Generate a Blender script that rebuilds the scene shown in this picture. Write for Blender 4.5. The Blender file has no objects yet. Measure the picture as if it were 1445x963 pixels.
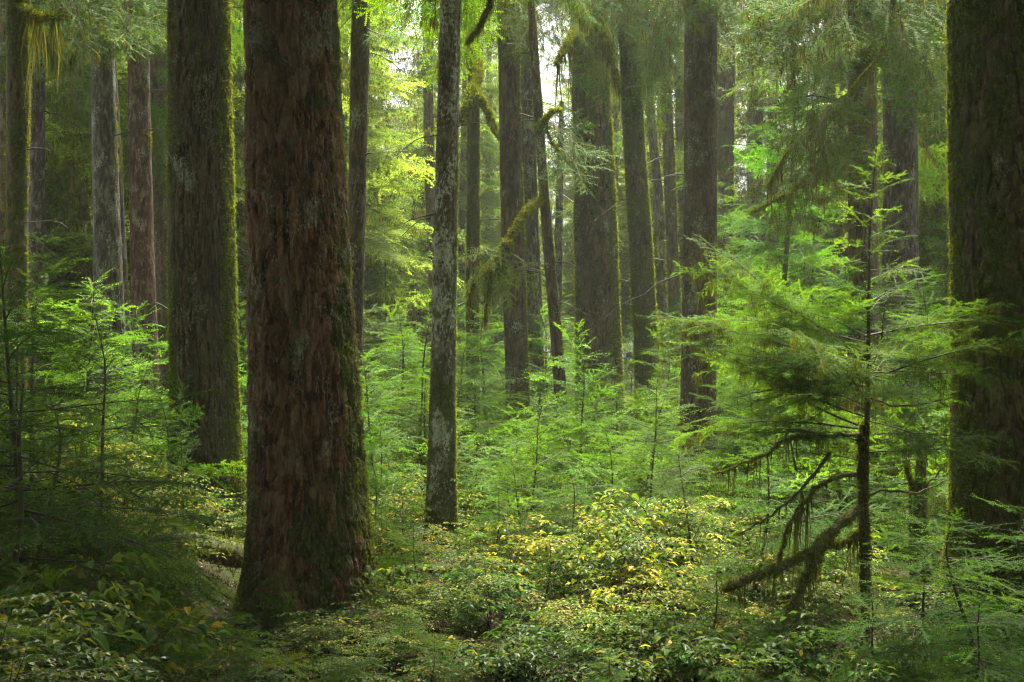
import bpy, math, random
import numpy as np
PI = math.pi
random.seed(7)
SC = bpy.context.scene
COL = SC.collection
F = 1445 * 50 / 36.0          # focal length in photo pixels
CAMZ = 2.6

def P(px, py, Y):             # a point of the place at distance Y
    return np.array([(px - 722.5) / F * Y, Y, CAMZ - (py - 481.5) / F * Y])

# ------------------------------------------------------------------ noise
def _h(ix, iy, iz, s):
    h = (ix.astype(np.int64) * 374761393 + iy.astype(np.int64) * 668265263 + iz.astype(np.int64) * 2147483647 + s * 974634721) & 0xffffffff
    h = ((h ^ (h >> 13)) * 1274126177) & 0xffffffff
    h = ((h ^ (h >> 16)) * 2246822519) & 0xffffffff
    h = h ^ (h >> 15)
    return (h & 0xffffff) / float(0xffffff)

def vn(x, y, z, s=0):
    x, y, z = np.broadcast_arrays(np.asarray(x, float), np.asarray(y, float), np.asarray(z, float))
    ix, iy, iz = np.floor(x), np.floor(y), np.floor(z)
    fx, fy, fz = x - ix, y - iy, z - iz
    fx, fy, fz = [f * f * (3 - 2 * f) for f in (fx, fy, fz)]
    r = 0
    for a in (0, 1):
        wa = fx if a else 1 - fx
        for b in (0, 1):
            wb = fy if b else 1 - fy
            for c in (0, 1):
                wc = fz if c else 1 - fz
                r = r + wa * wb * wc * _h(ix + a, iy + b, iz + c, s)
    return r * 2 - 1

def fbm(x, y, z, o=3, s=0):
    r, a, n = 0, 1.0, 0
    for k in range(o):
        r = r + a * vn(x * 2 ** k, y * 2 ** k, z * 2 ** k, s + k * 17)
        n += a; a *= .5
    return r / n

def worley(u, v, nu, s=0):    # u periodic with nu cells; returns F1, F2, id of the nearest cell
    iu, iv = np.floor(u).astype(np.int64), np.floor(v).astype(np.int64)
    f1 = np.full(u.shape, 9.); f2 = np.full(u.shape, 9.); cid = np.zeros(u.shape)
    for a in (-1, 0, 1):
        for b in (-1, 0, 1):
            cu, cv = iu + a, iv + b
            m = np.mod(cu, nu)
            px = cu + .15 + .7 * _h(m, cv, m * 0 + 1, s)
            py = cv + .1 + .8 * _h(m, cv, m * 0 + 2, s)
            d = np.sqrt((px - u) ** 2 + (py - v) ** 2)
            c = _h(m, cv, m * 0 + 3, s)
            near = d < f1
            f2 = np.where(near, f1, np.minimum(f2, d))
            cid = np.where(near, c, cid)
            f1 = np.where(near, d, f1)
    return f1, f2, cid

def sst(x, a, b):
    t = np.clip((x - a) / (b - a), 0, 1)
    return t * t * (3 - 2 * t)

def gh(x, y):                 # height of the forest floor
    x = np.asarray(x, float); y = np.asarray(y, float)
    z = .16 * vn(x * .35, y * .35, 0, 5) + .06 * vn(x * 1.3, y * 1.3, 0, 6)
    z = z + .55 * np.exp(-((x + 4.0) / 1.3) ** 2 - ((y - 14.6) / 1.2) ** 2)
    z = z + .35 * np.exp(-((x + 6.5) / 2.) ** 2 - ((y - 17) / 3.) ** 2)
    z = z + 1.0 * (1 - sst(y, 1.5, 8.))
    return z

# ------------------------------------------------------------------ mesh builder
class MB:
    def __init__(s): s.v, s.t, s.q, s.n, s.at, s.tm, s.qm, s.sm = [], [], [], 0, [], [], [], []
    def tris(s, T, tint, mat=0):
        if len(T) == 0: return
        T = np.asarray(T, float); n = len(T)
        s.v.append(T.reshape(-1, 3)); s.t.append(np.arange(3 * n).reshape(-1, 3) + s.n); s.n += 3 * n
        tint = np.broadcast_to(np.asarray(tint, float), (n,))
        a = np.zeros((3 * n, 3)); a[:, 0] = np.repeat(tint, 3); s.at.append(a); s.tm.append(np.full(n, mat))
    def quads(s, Q, tint, mat=0):
        if len(Q) == 0: return
        Q = np.asarray(Q, float); n = len(Q)
        s.v.append(Q.reshape(-1, 3)); s.q.append(np.arange(4 * n).reshape(-1, 4) + s.n); s.n += 4 * n
        tint = np.broadcast_to(np.asarray(tint, float), (n,))
        a = np.zeros((4 * n, 3)); a[:, 0] = np.repeat(tint, 4); s.at.append(a); s.qm.append(np.full(n, mat)); s.sm.append(np.zeros(n, bool))
    def grid(s, V, wrap=True, attrs=None, mat=0):
        a, b, _ = V.shape
        i = np.arange(a * b).reshape(a, b) + s.n
        j = np.roll(i, -1, 1) if wrap else i[:, 1:]
        i0 = i if wrap else i[:, :-1]
        q = np.stack([i0[:-1], j[:-1], j[1:], i0[1:]], -1).reshape(-1, 4)
        s.v.append(V.reshape(-1, 3)); s.q.append(q); s.n += a * b
        s.at.append(np.zeros((a * b, 3)) + .5 if attrs is None else attrs.reshape(-1, 3))
        s.qm.append(np.full(len(q), mat)); s.sm.append(np.ones(len(q), bool))
    def tube(s, pts, r0, r1, k=5, mat=0):
        pts = np.asarray(pts, float); n = len(pts)
        d = np.gradient(pts, axis=0); d /= np.linalg.norm(d, axis=1)[:, None] + 1e-9
        up = np.where(np.abs(d[:, 2:3]) > .9, np.array([[1., 0, 0]]), np.array([[0, 0, 1.]]))
        a = np.cross(d, up); a /= np.linalg.norm(a, axis=1)[:, None] + 1e-9
        b = np.cross(d, a)
        th = np.arange(k) * 2 * PI / k
        r = np.asarray(r0) if np.ndim(r0) else np.linspace(r0, r1, n)
        V = pts[:, None] + r[:, None, None] * (np.cos(th)[None, :, None] * a[:, None] + np.sin(th)[None, :, None] * b[:, None])
        s.grid(V, True, None, mat)
    def mesh(s, name, mats):
        me = bpy.data.meshes.new(name)
        v = np.concatenate(s.v); me.vertices.add(len(v)); me.vertices.foreach_set('co', v.astype(np.float32).ravel())
        t = np.concatenate(s.t) if s.t else np.zeros((0, 3), int); q = np.concatenate(s.q) if s.q else np.zeros((0, 4), int)
        me.loops.add(t.size + q.size)
        me.loops.foreach_set('vertex_index', np.concatenate([t.ravel(), q.ravel()]).astype(np.int32))
        nf = len(t) + len(q); me.polygons.add(nf)
        st = np.concatenate([np.arange(len(t)) * 3, t.size + np.arange(len(q)) * 4]).astype(np.int32)
        me.polygons.foreach_set('loop_start', st)
        me.polygons.foreach_set('material_index', np.concatenate(s.tm + s.qm).astype(np.int32))
        me.polygons.foreach_set('use_smooth', np.concatenate([np.zeros(len(t), bool)] + s.sm))
        A = np.concatenate(s.at)
        for k, nm in enumerate(('tint', 'moss', 'extra')):
            if A[:, k].any():
                at = me.attributes.new(nm, 'FLOAT', 'POINT'); at.data.foreach_set('value', A[:, k].astype(np.float32))
        for m in mats: me.materials.append(m)
        me.update(calc_edges=True)
        return me
    def build(s, name, mats, parent=None, loc=None):
        o = bpy.data.objects.new(name, s.mesh(name, mats)); COL.objects.link(o)
        if parent is not None: o.parent = parent
        if loc is not None: o.location = loc
        return o

def tag(o, label, cat, group=None):
    o['label'] = label; o['category'] = cat
    if group: o['group'] = group
    return o

def empty(name, loc, rz=0., sc=1.):
    o = bpy.data.objects.new(name, None); COL.objects.link(o)
    o.location = loc; o.rotation_euler = (0, 0, rz); o.scale = (sc, sc, sc) if np.ndim(sc) == 0 else sc
    o.empty_display_size = .3
    return o

def part(name, me, parent, loc=(0, 0, 0), rz=0., sc=1.):
    o = bpy.data.objects.new(name, me); COL.objects.link(o); o.parent = parent
    o.location = loc; o.rotation_euler = (0, 0, rz); o.scale = (sc, sc, sc) if np.ndim(sc) == 0 else sc
    return o

# ------------------------------------------------------------------ materials
def newmat(name):
    m = bpy.data.materials.new(name); m.use_nodes = True
    nt = m.node_tree; nt.nodes.clear()
    out = nt.nodes.new('ShaderNodeOutputMaterial')
    return m, nt, out

def N(nt, typ, **kw):
    n = nt.nodes.new(typ)
    for k, v in kw.items():
        if k.startswith('i_'): n.inputs[k[2:].replace('_', ' ')].default_value = v
        else: setattr(n, k, v)
    return n

def ramp(nt, stops, fac=None):
    r = nt.nodes.new('ShaderNodeValToRGB'); e = r.color_ramp.elements
    while len(e) < len(stops): e.new(.5)
    for k, (p, c) in enumerate(stops):
        e[k].position = p; e[k].color = (*c, 1) if len(c) == 3 else c
    if fac is not None: nt.links.new(fac, r.inputs[0])
    return r

def mixc(nt, fac, a, b, mode='MIX'):
    n = nt.nodes.new('ShaderNodeMix'); n.data_type = 'RGBA'; n.blend_type = mode
    for sock, val in ((n.inputs[0], fac), (n.inputs[6], a), (n.inputs[7], b)):
        if hasattr(val, 'links'): nt.links.new(val, sock)
        elif np.ndim(val) == 0: sock.default_value = val
        else: sock.default_value = (*val, 1)
    return n.outputs[2]

def math_(nt, op, a, b=0.):
    n = nt.nodes.new('ShaderNodeMath'); n.operation = op
    for sock, val in ((n.inputs[0], a), (n.inputs[1], b)):
        if hasattr(val, 'links'): nt.links.new(val, sock)
        else: sock.default_value = val
    return n.outputs[0]

def leaf_mat(name, stops, tcol, tfac=.45, spec=.35, rough=.45, hv=.012, vv=.5):
    m, nt, out = newmat(name)
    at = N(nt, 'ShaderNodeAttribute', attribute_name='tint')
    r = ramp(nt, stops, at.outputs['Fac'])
    oi = N(nt, 'ShaderNodeObjectInfo')
    hs = N(nt, 'ShaderNodeHueSaturation')
    nt.links.new(r.outputs[0], hs.inputs['Color'])
    mr = N(nt, 'ShaderNodeMapRange', i_To_Min=.5 - hv, i_To_Max=.5 + hv); nt.links.new(oi.outputs['Random'], mr.inputs[0]); nt.links.new(mr.outputs[0], hs.inputs['Hue'])
    r2 = math_(nt, 'FRACT', math_(nt, 'MULTIPLY', oi.outputs['Random'], 37.7))
    mv = N(nt, 'ShaderNodeMapRange', i_To_Min=1 - vv / 2, i_To_Max=1 + vv / 2); nt.links.new(r2, mv.inputs[0]); nt.links.new(mv.outputs[0], hs.inputs['Value'])
    p = N(nt, 'ShaderNodeBsdfPrincipled', i_Roughness=rough); p.inputs['Specular IOR Level'].default_value = spec
    nt.links.new(hs.outputs[0], p.inputs['Base Color'])
    tr = N(nt, 'ShaderNodeBsdfTranslucent')
    tc = mixc(nt, 1., hs.outputs[0], tcol, 'MULTIPLY')
    nt.links.new(tc, tr.inputs[0])
    mx = N(nt, 'ShaderNodeMixShader'); mx.inputs[0].default_value = tfac
    nt.links.new(p.outputs[0], mx.inputs[1]); nt.links.new(tr.outputs[0], mx.inputs[2]); nt.links.new(mx.outputs[0], out.inputs[0])
    return m

def bark_mat(name, stops, lichen=.3, lcol=(.34, .39, .29), moss_bias=0., mcol=((.02, .032, .004), (.075, .095, .01)), lsc=9.):
    m, nt, out = newmat(name); L = nt.links
    tc = N(nt, 'ShaderNodeTexCoord'); oi = N(nt, 'ShaderNodeObjectInfo')
    off = N(nt, 'ShaderNodeVectorMath', operation='ADD')
    sc_ = math_(nt, 'MULTIPLY', oi.outputs['Random'], 91.)
    L.new(tc.outputs['Object'], off.inputs[0]); L.new(sc_, off.inputs[1])
    def mapped(s):
        mp = N(nt, 'ShaderNodeMapping'); mp.inputs['Scale'].default_value = s; L.new(off.outputs[0], mp.inputs[0]); return mp.outputs[0]
    def noise(s, scale, det=4., rough=.6):
        n = N(nt, 'ShaderNodeTexNoise', i_Scale=scale, i_Detail=det, i_Roughness=rough); L.new(mapped(s), n.inputs['Vector']); return n.outputs[0]
    at = N(nt, 'ShaderNodeAttribute', attribute_name='tint'); am = N(nt, 'ShaderNodeAttribute', attribute_name='moss')
    n1 = math_(nt, 'ADD', math_(nt, 'MULTIPLY', noise((1, 1, .3), 32, 5, .75), .6), math_(nt, 'MULTIPLY', noise((1, 1, .22), 10, 4, .7), .4))
    n0 = noise((1, 1, .5), 2.2, 3)
    f = math_(nt, 'ADD', math_(nt, 'MULTIPLY', at.outputs['Fac'], .5), math_(nt, 'MULTIPLY', math_(nt, 'ADD', n1, n0), .5))
    f = math_(nt, 'SUBTRACT', math_(nt, 'MULTIPLY', f, 1.9), .45 * 1.9 + .0)
    c = ramp(nt, stops, f).outputs[0]
    # lichen crust and flakes
    la = noise((1, 1, .55), lsc * .35, 3); lb = noise((1, 1, .7), lsc * 4.5, 3, .7)
    lf = math_(nt, 'ADD', math_(nt, 'MULTIPLY', la, .9), math_(nt, 'MULTIPLY', lb, .7))
    lm = N(nt, 'ShaderNodeMapRange', i_From_Min=1.04 - .22 * lichen, i_From_Max=1.12 - .22 * lichen); L.new(lf, lm.inputs[0])
    lcv = ramp(nt, [(.3, tuple(x * .55 for x in lcol)), (.65, lcol)], lb).outputs[0]
    c = mixc(nt, math_(nt, 'MULTIPLY', lm.outputs[0], .75), c, lcv)
    fl = noise((1, 1, .35), 55, 2, .6); fb = noise((1, 1, .6), 4., 2)
    fm = N(nt, 'ShaderNodeMapRange', i_From_Min=.645, i_From_Max=.70); L.new(math_(nt, 'ADD', fl, math_(nt, 'MULTIPLY', math_(nt, 'SUBTRACT', fb, .5), .35)), fm.inputs[0])
    c = mixc(nt, math_(nt, 'MULTIPLY', fm.outputs[0], .08 + .55 * lichen), c, tuple(x * .9 for x in lcol))
    # moss
    mn = noise((1, 1, .6), 7., 4, .65); mn2 = noise((1, 1, 1), 60., 3, .7)
    mf = math_(nt, 'ADD', am.outputs['Fac'], math_(nt, 'MULTIPLY', math_(nt, 'SUBTRACT', mn, .5), 1.5))
    mm = N(nt, 'ShaderNodeMapRange', i_From_Min=.45 - moss_bias, i_From_Max=.62 - moss_bias); L.new(mf, mm.inputs[0])
    mc = ramp(nt, [(.3, mcol[0]), (.7, mcol[1])], mn2).outputs[0]
    c = mixc(nt, math_(nt, 'MULTIPLY', mm.outputs[0], .9), c, mc)
    p = N(nt, 'ShaderNodeBsdfPrincipled', i_Roughness=.72); p.inputs['Specular IOR Level'].default_value = .3
    L.new(c, p.inputs['Base Color'])
    hh = math_(nt, 'ADD', math_(nt, 'MULTIPLY', n1, 1.), math_(nt, 'ADD', math_(nt, 'MULTIPLY', mn2, .35), math_(nt, 'MULTIPLY', lm.outputs[0], .15)))
    b = N(nt, 'ShaderNodeBump', i_Strength=1., i_Distance=.035); L.new(hh, b.inputs['Height']); L.new(b.outputs[0], p.inputs['Normal'])
    L.new(p.outputs[0], out.inputs[0])
    return m

G_DARK, G_MID, G_LITE = (.03, .075, .006), (.06, .145, .009), (.115, .225, .014)
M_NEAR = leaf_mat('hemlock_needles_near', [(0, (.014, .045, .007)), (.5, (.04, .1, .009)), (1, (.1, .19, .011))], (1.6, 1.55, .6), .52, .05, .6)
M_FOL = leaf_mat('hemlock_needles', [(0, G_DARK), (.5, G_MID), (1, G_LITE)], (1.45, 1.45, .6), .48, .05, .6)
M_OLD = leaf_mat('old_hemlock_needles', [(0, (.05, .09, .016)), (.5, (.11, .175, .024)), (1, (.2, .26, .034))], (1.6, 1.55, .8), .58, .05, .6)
M_BOUGH = leaf_mat('bough_needles', [(0, (.018, .05, .009)), (.5, (.048, .108, .012)), (1, (.105, .185, .016))], (1.5, 1.5, .6), .5, .05, .6)
M_HANG = leaf_mat('hanging_moss', [(0, (.04, .045, .008)), (.5, (.085, .09, .014)), (1, (.17, .165, .028))], (1.4, 1.3, .8), .5, .1, .9, .01, .3)
M_MOSS = leaf_mat('moss_tufts', [(0, (.05, .065, .004)), (.5, (.12, .145, .008)), (1, (.22, .235, .014))], (1.5, 1.45, .6), .5, .1, .9, .01, .3)
M_CARPET = leaf_mat('moss_carpet', [(0, (.012, .02, .002)), (.5, (.032, .045, .004)), (1, (.07, .085, .007))], (1.4, 1.3, .6), .35, .1, .9, .01, .3)
M_YEL = leaf_mat('yellow_leaves', [(0, (.035, .085, .008)), (.4, (.09, .15, .012)), (.66, (.25, .24, .02)), (.92, (.45, .37, .04)), (1, (.3, .17, .03))], (1.2, 1.2, .7), .45, .12, .45, .015, .4)
M_GRN = leaf_mat('green_leaves', [(0, (.018, .05, .007)), (.5, (.042, .095, .01)), (.85, (.1, .14, .014)), (1, (.26, .22, .03))], (1.4, 1.4, .6), .45, .1, .45, .02, .5)
M_BIG = leaf_mat('broad_leaves', [(0, (.01, .026, .004)), (.5, (.026, .056, .005)), (.75, (.075, .085, .006)), (1, (.14, .11, .008))], (1.3, 1.2, .6), .4, .15, .4, .01, .3)
M_LITTER = leaf_mat('litter', [(0, (.03, .02, .012)), (.5, (.09, .055, .03)), (.85, (.16, .1, .04)), (1, (.3, .26, .1))], (1, 1, .8), .15, .3, .5, .01, .3)

def wood_mat(name, a, b):
    m, nt, out = newmat(name)
    tc = N(nt, 'ShaderNodeTexCoord'); n = N(nt, 'ShaderNodeTexNoise', i_Scale=18., i_Detail=4.); nt.links.new(tc.outputs['Object'], n.inputs['Vector'])
    r = ramp(nt, [(.35, a), (.65, b)], n.outputs[0])
    p = N(nt, 'ShaderNodeBsdfPrincipled', i_Roughness=.8); nt.links.new(r.outputs[0], p.inputs['Base Color'])
    bp = N(nt, 'ShaderNodeBump', i_Strength=.6, i_Distance=.01); nt.links.new(n.outputs[0], bp.inputs['Height']); nt.links.new(bp.outputs[0], p.inputs['Normal'])
    nt.links.new(p.outputs[0], out.inputs[0]); return m
M_WOOD = wood_mat('twig_wood', (.018, .011, .007), (.04, .027, .017))
M_MWOOD = wood_mat('mossy_wood', (.035, .028, .012), (.065, .075, .012))
M_STEM = wood_mat('shrub_stem', (.03, .02, .012), (.06, .045, .025))

B_RED = bark_mat('red_brown_bark', [(.1, (.014, .008, .005)), (.36, (.075, .033, .016)), (.62, (.165, .068, .03)), (.9, (.22, .13, .085))], .7, moss_bias=0.)
B_SLIMRED = bark_mat('slim_red_bark', [(.1, (.02, .01, .007)), (.4, (.06, .027, .018)), (.65, (.1, .048, .03)), (.9, (.18, .13, .1))], .62, lsc=12)
B_DARK = bark_mat('dark_bark', [(.1, (.014, .01, .005)), (.4, (.042, .028, .013)), (.65, (.076, .05, .023)), (.9, (.115, .085, .047))], .55)
B_GREY = bark_mat('grey_lichen_bark', [(.1, (.016, .012, .008)), (.4, (.038, .031, .022)), (.65, (.07, .06, .045)), (.9, (.14, .13, .105))], .8, lsc=11)
B_SPOT = bark_mat('spotted_bark', [(.1, (.025, .019, .012)), (.4, (.07, .055, .034)), (.65, (.12, .1, .066)), (.9, (.2, .185, .15))], 1.1, (.55, .57, .5), lsc=6)
B_PURP = bark_mat('purplish_bark', [(.1, (.018, .012, .011)), (.4, (.05, .034, .032)), (.65, (.095, .066, .062)), (.9, (.18, .15, .14))], .6, lsc=12)
B_MOSSY = bark_mat('brown_mossy_bark', [(.1, (.018, .012, .007)), (.4, (.06, .04, .02)), (.65, (.1, .07, .034)), (.9, (.14, .11, .06))], .35)
BARK = dict(red=B_RED, slim=B_SLIMRED, dark=B_DARK, grey=B_GREY, spot=B_SPOT, purp=B_PURP, mossy=B_MOSSY)

# ------------------------------------------------------------------ hemlock sprays (templates of flat, drooping fronds)
LOD = {0: dict(pitch=.0115, nl=.018, nw=.0088, minl=.11, space=.058, ratio=.40),
       1: dict(pitch=.023, nl=.030, nw=.0185, minl=.18, space=.09, ratio=.41),
       2: dict(pitch=.048, nl=.066, nw=.036, minl=.32, space=.15, ratio=.42)}

def nrm(v): return v / (np.linalg.norm(v) + 1e-9)

def make_spray(rng, L, lod, droop=.5, moss=0.):
    Q = LOD[lod]; wood, need, tint, mos, mt = [], [], [], [], []
    def needles(pts, l, t0, base):
        n = max(2, int(l * (1 - t0) / Q['pitch']))
        s = np.linspace(t0, 1, n) * (len(pts) - 1)
        i = np.minimum(s.astype(int), len(pts) - 2); f = (s - i)[:, None]
        p = pts[i] * (1 - f) + pts[i + 1] * f
        d = pts[i + 1] - pts[i]; d /= np.linalg.norm(d, axis=1)[:, None] + 1e-9
        tl = rng.normal(0, .35)
        lat = np.cross(np.array([tl, tl * .5, 1.]), d); lat /= np.linalg.norm(lat, axis=1)[:, None] + 1e-9
        for sd in (-1, 1):
            ln = Q['nl'] * rng.uniform(.65, 1.15, n) * np.minimum(1, 1.25 - .5 * np.linspace(0, 1, n) ** 4)
            tip = p + ln[:, None] * (d * .5 + sd * lat * .86) + np.stack([0 * ln, 0 * ln, rng.normal(0, .2, n) * ln], 1)
            h = d * (Q['nw'] / 2)
            need.append(np.stack([p - h, p + h, tip], 1))
            tint.append(np.clip(base + rng.normal(0, .08, n), 0, 1))
    def twig(p, d, l, lev, t_on_parent, hue):
        n = max(3, min(9, int(l / .07) + 2)); st = l / (n - 1)
        pts = [p]; dd = d.copy()
        for k in range(n - 1):
            u = (k + 1) / n
            dd = dd + np.array([0, 0, -droop * u * st / max(l, .3) * (1.2 if lev else .9)]) + rng.normal(0, .08, 3) * np.array([1, 1, .7])
            dd = nrm(dd); pts.append(pts[-1] + dd * st)
        pts = np.array(pts)
        if lev == 0: wood.append((pts, max(.003, .0065 * L ** .9), .0012))
        elif lev == 1 and l > .3 * Q['minl'] + .1: wood.append((pts, .002 * max(1, l), .0008))
        if moss and (lev == 0 or (lev == 1 and l > .3)):
            m = int(l * 6 * moss + rng.random())
            wk_ = (.0022, .0045, .009)[lod]
            for cl_ in range(m):
              qc = pts[min(n - 1, int(rng.uniform(0, .85) * n))]; lc = rng.gamma(2., .06); nk = (14, 9, 6)[lod]
              for _ in range(nk):
                q = qc + rng.normal(0, .03, 3) * np.array([1, 1, .4])
                ln = lc * rng.uniform(.3, 1.3) + .02; w = wk_ * rng.uniform(.6, 1.4)
                a = rng.uniform(0, PI); h = np.array([math.cos(a), math.sin(a), 0]) * w
                mid = q + np.array([rng.normal(0, .12) * ln, rng.normal(0, .12) * ln, -ln * .55]); end = mid + np.array([rng.normal(0, .1) * ln, rng.normal(0, .1) * ln, -ln * .5])
                mos.extend([[q - h, q + h, mid + h * .6], [q - h, mid + h * .6, mid - h * .6], [mid - h * .6, mid + h * .6, end]]); mt.extend([rng.random() * .8] * 3)
        b = np.clip(hue + .3 * t_on_parent + rng.normal(0, .13), 0, 1)
        if l < Q['minl'] or lev == 3:
            needles(pts, l, .03, b); return
        needles(pts, l, .45 if lev == 0 and L > .7 else .12, b)
        x = l * (.16 if lev == 0 else .1); sd = 1 if rng.random() < .5 else -1
        sp = max(Q['space'], l * .042)
        while x < l * .97:
            t = x / l; i = min(int(t * (n - 1)), n - 2); f = t * (n - 1) - i
            q = pts[i] * (1 - f) + pts[i + 1] * f; ld = nrm(pts[i + 1] - pts[i])
            lat = nrm(np.cross(np.array([0, 0, 1.]), ld))
            a = math.radians(rng.normal(58 - 14 * t, 7))
            cd = nrm(ld * math.cos(a) + sd * lat * math.sin(a) + np.array([0, 0, rng.normal(.02, .17)]))
            pr = min(1, .45 + t * 2.2) * (1 - t) ** .72 + .07
            cl = l * Q['ratio'] * pr * (rng.uniform(.55, 1.3) if rng.random() > .08 else .2) * (1.15 if lev == 0 else 1)
            if cl > Q['pitch'] * 2: twig(q, cd, cl, lev + 1, t, hue)
            sd = -sd; x += sp * rng.uniform(.75, 1.25) * .62
    twig(np.zeros(3), nrm(np.array([1, 0, .22])), L, 0, .2, rng.uniform(.25, .5))
    return dict(L=L, wood=wood, T=np.concatenate(need), tint=np.concatenate(tint), M=np.array(mos).reshape(-1, 3, 3), mt=np.array(mt), end=wood[0][0][-1])

def rotm(az, pitch, roll):
    ca, sa, cp, sp, cr, sr = math.cos(az), math.sin(az), math.cos(pitch), math.sin(pitch), math.cos(roll), math.sin(roll)
    Rz = np.array([[ca, -sa, 0], [sa, ca, 0], [0, 0, 1]]); Ry = np.array([[cp, 0, -sp], [0, 1, 0], [sp, 0, cp]]); Rx = np.array([[1, 0, 0], [0, cr, -sr], [0, sr, cr]])
    return Rz @ Ry @ Rx

def put(mb, S, o, az, pitch, roll, sc, dt=0., mossmb=None, wk=3, keepmoss=True):
    R = rotm(az, pitch, roll) * sc
    mb.tris(S['T'] @ R.T + o, np.clip(S['tint'] + dt, 0, 1), 0)
    for pts, r0, r1 in S['wood']: mb.tube(pts @ R.T + o, r0 * sc, r1 * sc, wk, 1)
    if mossmb is not None and len(S['M']):
        M = S['M'] - S['M'][:, :1] ; base = S['M'][:, :1] @ R.T
        mossmb.tris(base + M * sc + o, S['mt'], 0)    # strands keep hanging straight down

rs = np.random.default_rng(11)
SPR = {}
for lod, sizes, cnt in ((0, (.35, .75, 1.25), 4), (1, (.5, 1.0, 1.8), 4), (2, (1.3, 2.6, 3.6), 4)):
    for L_ in sizes:
        SPR[(lod, L_)] = [make_spray(rs, L_, lod, droop=rs.uniform(.35, .75), moss=(0.25 if lod == 0 else .3 if lod == 1 else .55)) for _ in range(cnt)]
SPR[(1, 2.6)] = [make_spray(rs, 2.6, 1, droop=rs.uniform(.5, .9), moss=.9) for _ in range(3)]
SPR[(0, 2.2)] = [make_spray(rs, 2.2, 0, droop=rs.uniform(.4, .7), moss=.5) for _ in range(2)]

def pick(rng, lod, L):
    ks = [k for k in SPR if k[0] == lod]; k = min(ks, key=lambda k: abs(math.log(k[1] / L)))
    S = SPR[k]; s = S[int(rng.integers(len(S)))]
    return s, L / s['L']

# ------------------------------------------------------------------ young hemlocks
def sapling_meshes(rng, H, R, lod, z0=.06, gap=.085, leafmat=None, bend=.03, moss=True, sparse=0., prof=.7, droop=0.):
    st, fo, mo = MB(), MB(), MB()
    zz = np.linspace(0, H, 14); ph = rng.uniform(0, 6, 4)
    cx = bend * H * (np.sin(zz / H * 2.2 + ph[0]) - math.sin(ph[0])) + .012 * np.sin(zz * 5 + ph[2]) + .06 * H * sst(zz / H, .8, 1.1) * math.cos(ph[3]); cy = bend * H * (np.sin(zz / H * 2. + ph[1]) - math.sin(ph[1]))
    pts = np.stack([cx, cy, zz], 1)
    st.tube(pts, .008 + .009 * H, .004, 7)
    z = H * z0; az = rng.uniform(0, 6); lop = rng.uniform(0, 6); lob2 = rng.uniform(0, 6)
    while z < H * .985:
        u = z / H
        o = np.array([np.interp(z, zz, cx), np.interp(z, zz, cy), z])
        ln = R * ((1 - u) ** prof * .92 + .06) * rng.uniform(.35, 1.2) * min(1., .55 + u * 3) * (1 + .28 * math.cos(az - lop) + .15 * math.cos(2 * az + lob2 + 4 * u))
        if rng.random() > sparse and ln > .06:
            S, s = pick(rng, lod, ln)
            pit = math.radians(-8 + 22 * u - droop + rng.normal(0, 11))
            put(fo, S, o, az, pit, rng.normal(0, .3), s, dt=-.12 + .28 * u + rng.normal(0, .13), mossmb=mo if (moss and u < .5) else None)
        az += 2.4 + rng.normal(0, .35); z += gap * rng.uniform(.5, 1.3) * (1 - .45 * u)
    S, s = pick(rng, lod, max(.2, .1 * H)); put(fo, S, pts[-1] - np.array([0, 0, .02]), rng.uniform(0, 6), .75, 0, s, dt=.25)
    lm = leafmat or M_FOL
    return [('trunk', st.mesh('young_hemlock_trunk', [M_MWOOD])), ('crown', fo.mesh('young_hemlock_crown', [lm, M_WOOD]))] + ([('hanging_moss', mo.mesh('young_hemlock_moss', [M_HANG]))] if mo.n else [])

rp = np.random.default_rng(5)
PR = {}
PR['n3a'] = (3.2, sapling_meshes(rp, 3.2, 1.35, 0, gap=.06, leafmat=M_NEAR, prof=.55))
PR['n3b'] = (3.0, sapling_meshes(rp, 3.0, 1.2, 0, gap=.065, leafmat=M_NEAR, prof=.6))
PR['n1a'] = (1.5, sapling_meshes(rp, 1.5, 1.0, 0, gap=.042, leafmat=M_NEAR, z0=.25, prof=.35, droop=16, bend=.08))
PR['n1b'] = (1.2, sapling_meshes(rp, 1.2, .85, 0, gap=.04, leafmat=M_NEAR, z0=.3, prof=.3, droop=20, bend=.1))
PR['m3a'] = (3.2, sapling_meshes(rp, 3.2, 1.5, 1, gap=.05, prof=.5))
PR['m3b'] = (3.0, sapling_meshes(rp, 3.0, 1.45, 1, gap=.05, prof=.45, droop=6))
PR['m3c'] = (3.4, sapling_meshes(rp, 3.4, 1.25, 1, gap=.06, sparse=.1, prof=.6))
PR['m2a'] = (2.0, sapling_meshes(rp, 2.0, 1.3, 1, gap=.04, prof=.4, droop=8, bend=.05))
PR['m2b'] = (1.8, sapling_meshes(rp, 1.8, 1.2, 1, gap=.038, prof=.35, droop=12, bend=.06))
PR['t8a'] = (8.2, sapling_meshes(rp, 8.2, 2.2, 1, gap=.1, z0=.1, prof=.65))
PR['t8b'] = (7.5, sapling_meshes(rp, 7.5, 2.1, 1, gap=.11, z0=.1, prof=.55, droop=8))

SAP = []
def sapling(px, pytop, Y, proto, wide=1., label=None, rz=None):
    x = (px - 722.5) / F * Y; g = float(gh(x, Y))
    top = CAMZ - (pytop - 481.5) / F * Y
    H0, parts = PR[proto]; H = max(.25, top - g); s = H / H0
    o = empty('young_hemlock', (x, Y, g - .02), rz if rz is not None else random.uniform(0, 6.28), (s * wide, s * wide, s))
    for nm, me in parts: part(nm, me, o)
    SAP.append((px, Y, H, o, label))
    return o

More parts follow.
